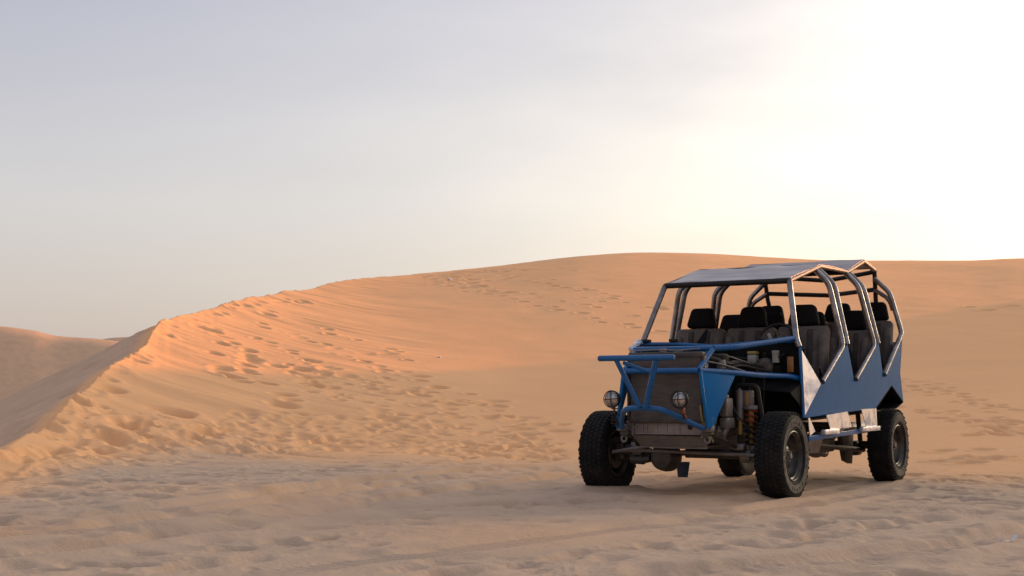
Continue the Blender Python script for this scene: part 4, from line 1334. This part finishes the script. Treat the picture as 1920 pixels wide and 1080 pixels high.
def belt(pts, wd=0.062):
    P = [Vector(p) for p in pts]
    vs, fs = [], []
    for i, p in enumerate(P):
        t = (P[min(i + 1, len(P) - 1)] - P[max(i - 1, 0)]).normalized()
        n = Vector((0, 1, 0)) if abs(t.y) < 0.8 else Vector((1, 0, 0))
        side = t.cross(Vector((0.9, 0.35, 0)).normalized()).normalized() * wd / 2
        nn = t.cross(side).normalized() * 0.0015
        vs += [p + side + nn, p - side + nn, p - side - nn, p + side - nn]
    for i in range(len(P) - 1):
        for k in range(4):
            fs.append((i * 4 + k, i * 4 + (k + 1) % 4, i * 4 + 4 + (k + 1) % 4, i * 4 + 4 + k))
    return MB().add(vs, fs).build('seat_belt', 'belt_web', car)


for X, yy, zz in ((-1.53, 0.565, 1.63), (-2.72, 0.68, 1.63), (-3.74, 0.625, 1.785)):
    belt([(X - 0.05, yy - 0.10, zz + 0.03), (X + 0.09, yy - 0.09, zz - 0.02), (X + 0.20, yy + 0.02, zz - 0.22), (X + 0.28, yy + 0.13, zz - 0.44), (X + 0.25, yy + 0.17, zz - 0.62)])
belt([(-1.50 - 0.05, -0.535 + 0.1, 1.64), (-1.50 + 0.08, -0.535 + 0.1, 1.60), (-1.50 + 0.19, -0.535 - 0.02, 1.38), (-1.50 + 0.26, -0.535 - .18, 1.15)])
MB().rbox((-1.2, 0.845, 1.10), (0.05, 0.035, 0.14), 0.01).tube([(-1.2, 0.85, 1.1), (-1.12, 0.86, 1.2)], 0.008, 6).build('belt_buckle', 'black_steel', car)

# ---- dashboard and steering wheel
MB().rbox((-0.78, 0.0, 1.36), (0.20, 1.50, 0.12), 0.03).build('dashboard', 'black_steel', car)
swt = Matrix.Rotation(1.08, 3, 'Y')
SC = Vector((-0.98, 0.475, 1.475))
sw = MB().tube([SC + Matrix.Rotation(-0.45, 3, 'Y') @ Vector((0, 0.185 * math.cos(t), 0.185 * math.sin(t))) for t in [2 * math.pi * i / 36 for i in range(36)]], 0.014, 8, close=True)
steer = sw.build('steering_wheel', 'black_steel', car)
spk = MB()
for a in (0.1, math.pi - 0.1, -math.pi / 2):
    spk.tube([SC, SC + Matrix.Rotation(-0.45, 3, 'Y') @ Vector((0, 0.18 * math.cos(a), 0.18 * math.sin(a)))], 0.012, 6)
spk.build('spoke', 'black_steel', steer)
MB().tube([SC, SC + Vector((0.35, 0, -0.16))], 0.025, 10).build('steering_column', 'black_steel', steer)
MB().rbox(SC + Vector((0.03, -0.055, 0.035)), (0.02, 0.03, 0.08), 0.006, rot=Matrix.Rotation(0.4, 3, 'X')).build('column_stalk', 'white_plastic', steer)


# ------------------------------------------------------------------ litter on the sand
def on_sand(px, py):
    a = math.atan((px - 960) / FPX)
    j = cols0 + int(round((a - fine[0]) / dAZ))
    e = (HOR - py) / FPX * math.cos(a)
    ok = (GH[:, j] - CAMH) / RR >= e
    ok[RR < 5.5] = False
    i = int(np.argmax(ok))
    return float(GX[i, j]), float(GY[i, j]), float(GH[i, j])


x, y, z = on_sand(1888, 1012)
n = 9
vs, fs = [], []
for i in range(n + 1):
    u = i / n
    px = -0.055 + 0.10 * u
    pz = 0.005 + 0.052 * max(0, u - 0.58) ** 1.1 * 2.2
    hw = 0.012 + 0.014 * u
    for k, dz in ((-1, 0), (1, 0), (1, -0.002), (-1, -0.002)):
        vs.append((px, k * hw + 0.004 * math.sin(u * 7), pz + dz + 0.003 * k * math.sin(u * 9)))
for i in range(n):
    for k in range(4):
        fs.append((i * 4 + k, i * 4 + (k + 1) % 4, i * 4 + 4 + (k + 1) % 4, i * 4 + 4 + k))
fs += [(0, 1, 2, 3), (n * 4, n * 4 + 3, n * 4 + 2, n * 4 + 1)]
lt = MB().add(vs, fs).build('plastic_scrap', 'pale_plastic')
lt.location = (x, y, z)
lt.rotation_euler = (0, 0, 0.3)
lt.scale = (0.8, 0.8, 0.8)
lt['label'] = 'white bent plastic scrap lying flat on sand with one end turned up'
lt['category'] = 'litter'
lt['group'] = 'white litter on the sand'
x, y, z = on_sand(1869, 1012)
lt = MB().tube([(-0.012, 0, -0.005), (-0.010, 0.004, 0.006), (0.0, 0, 0.014), (0.004, 0, 0.040), (0.001, 0.002, 0.052)], [0.004, 0.007, 0.006, 0.005, 0.003], 8).build('twig', 'pale_plastic')
lt.location = (x, y, z)
lt['label'] = 'small pale twig standing upright in sand beside the bent scrap'
lt['category'] = 'litter'
lt['group'] = 'white litter on the sand'


def crumpled(px, py, size, label):
    x, y, z = on_sand(px, py)
    bm = bmesh.new()
    bmesh.ops.create_icosphere(bm, subdivisions=2, radius=size)
    rr = random.Random(int(px))
    for v in bm.verts:
        v.co *= rr.uniform(0.7, 1.2)
        v.co.z *= 0.45
    me = bpy.data.meshes.new('plastic_bag')
    bm.to_mesh(me); bm.free()
    me.materials.append(M['pale_plastic'])
    o = bpy.data.objects.new('plastic_bag', me)
    col.objects.link(o)
    o.location = (x, y, z + size * 0.2)
    o['label'] = label
    o['category'] = 'litter'
    o['group'] = 'white litter on the sand'


crumpled(842, 525.5, 0.17, 'small white plastic bag near the dune crest among footprints')
crumpled(824, 671, 0.07, 'tiny white crumpled bag halfway down the big dune face')
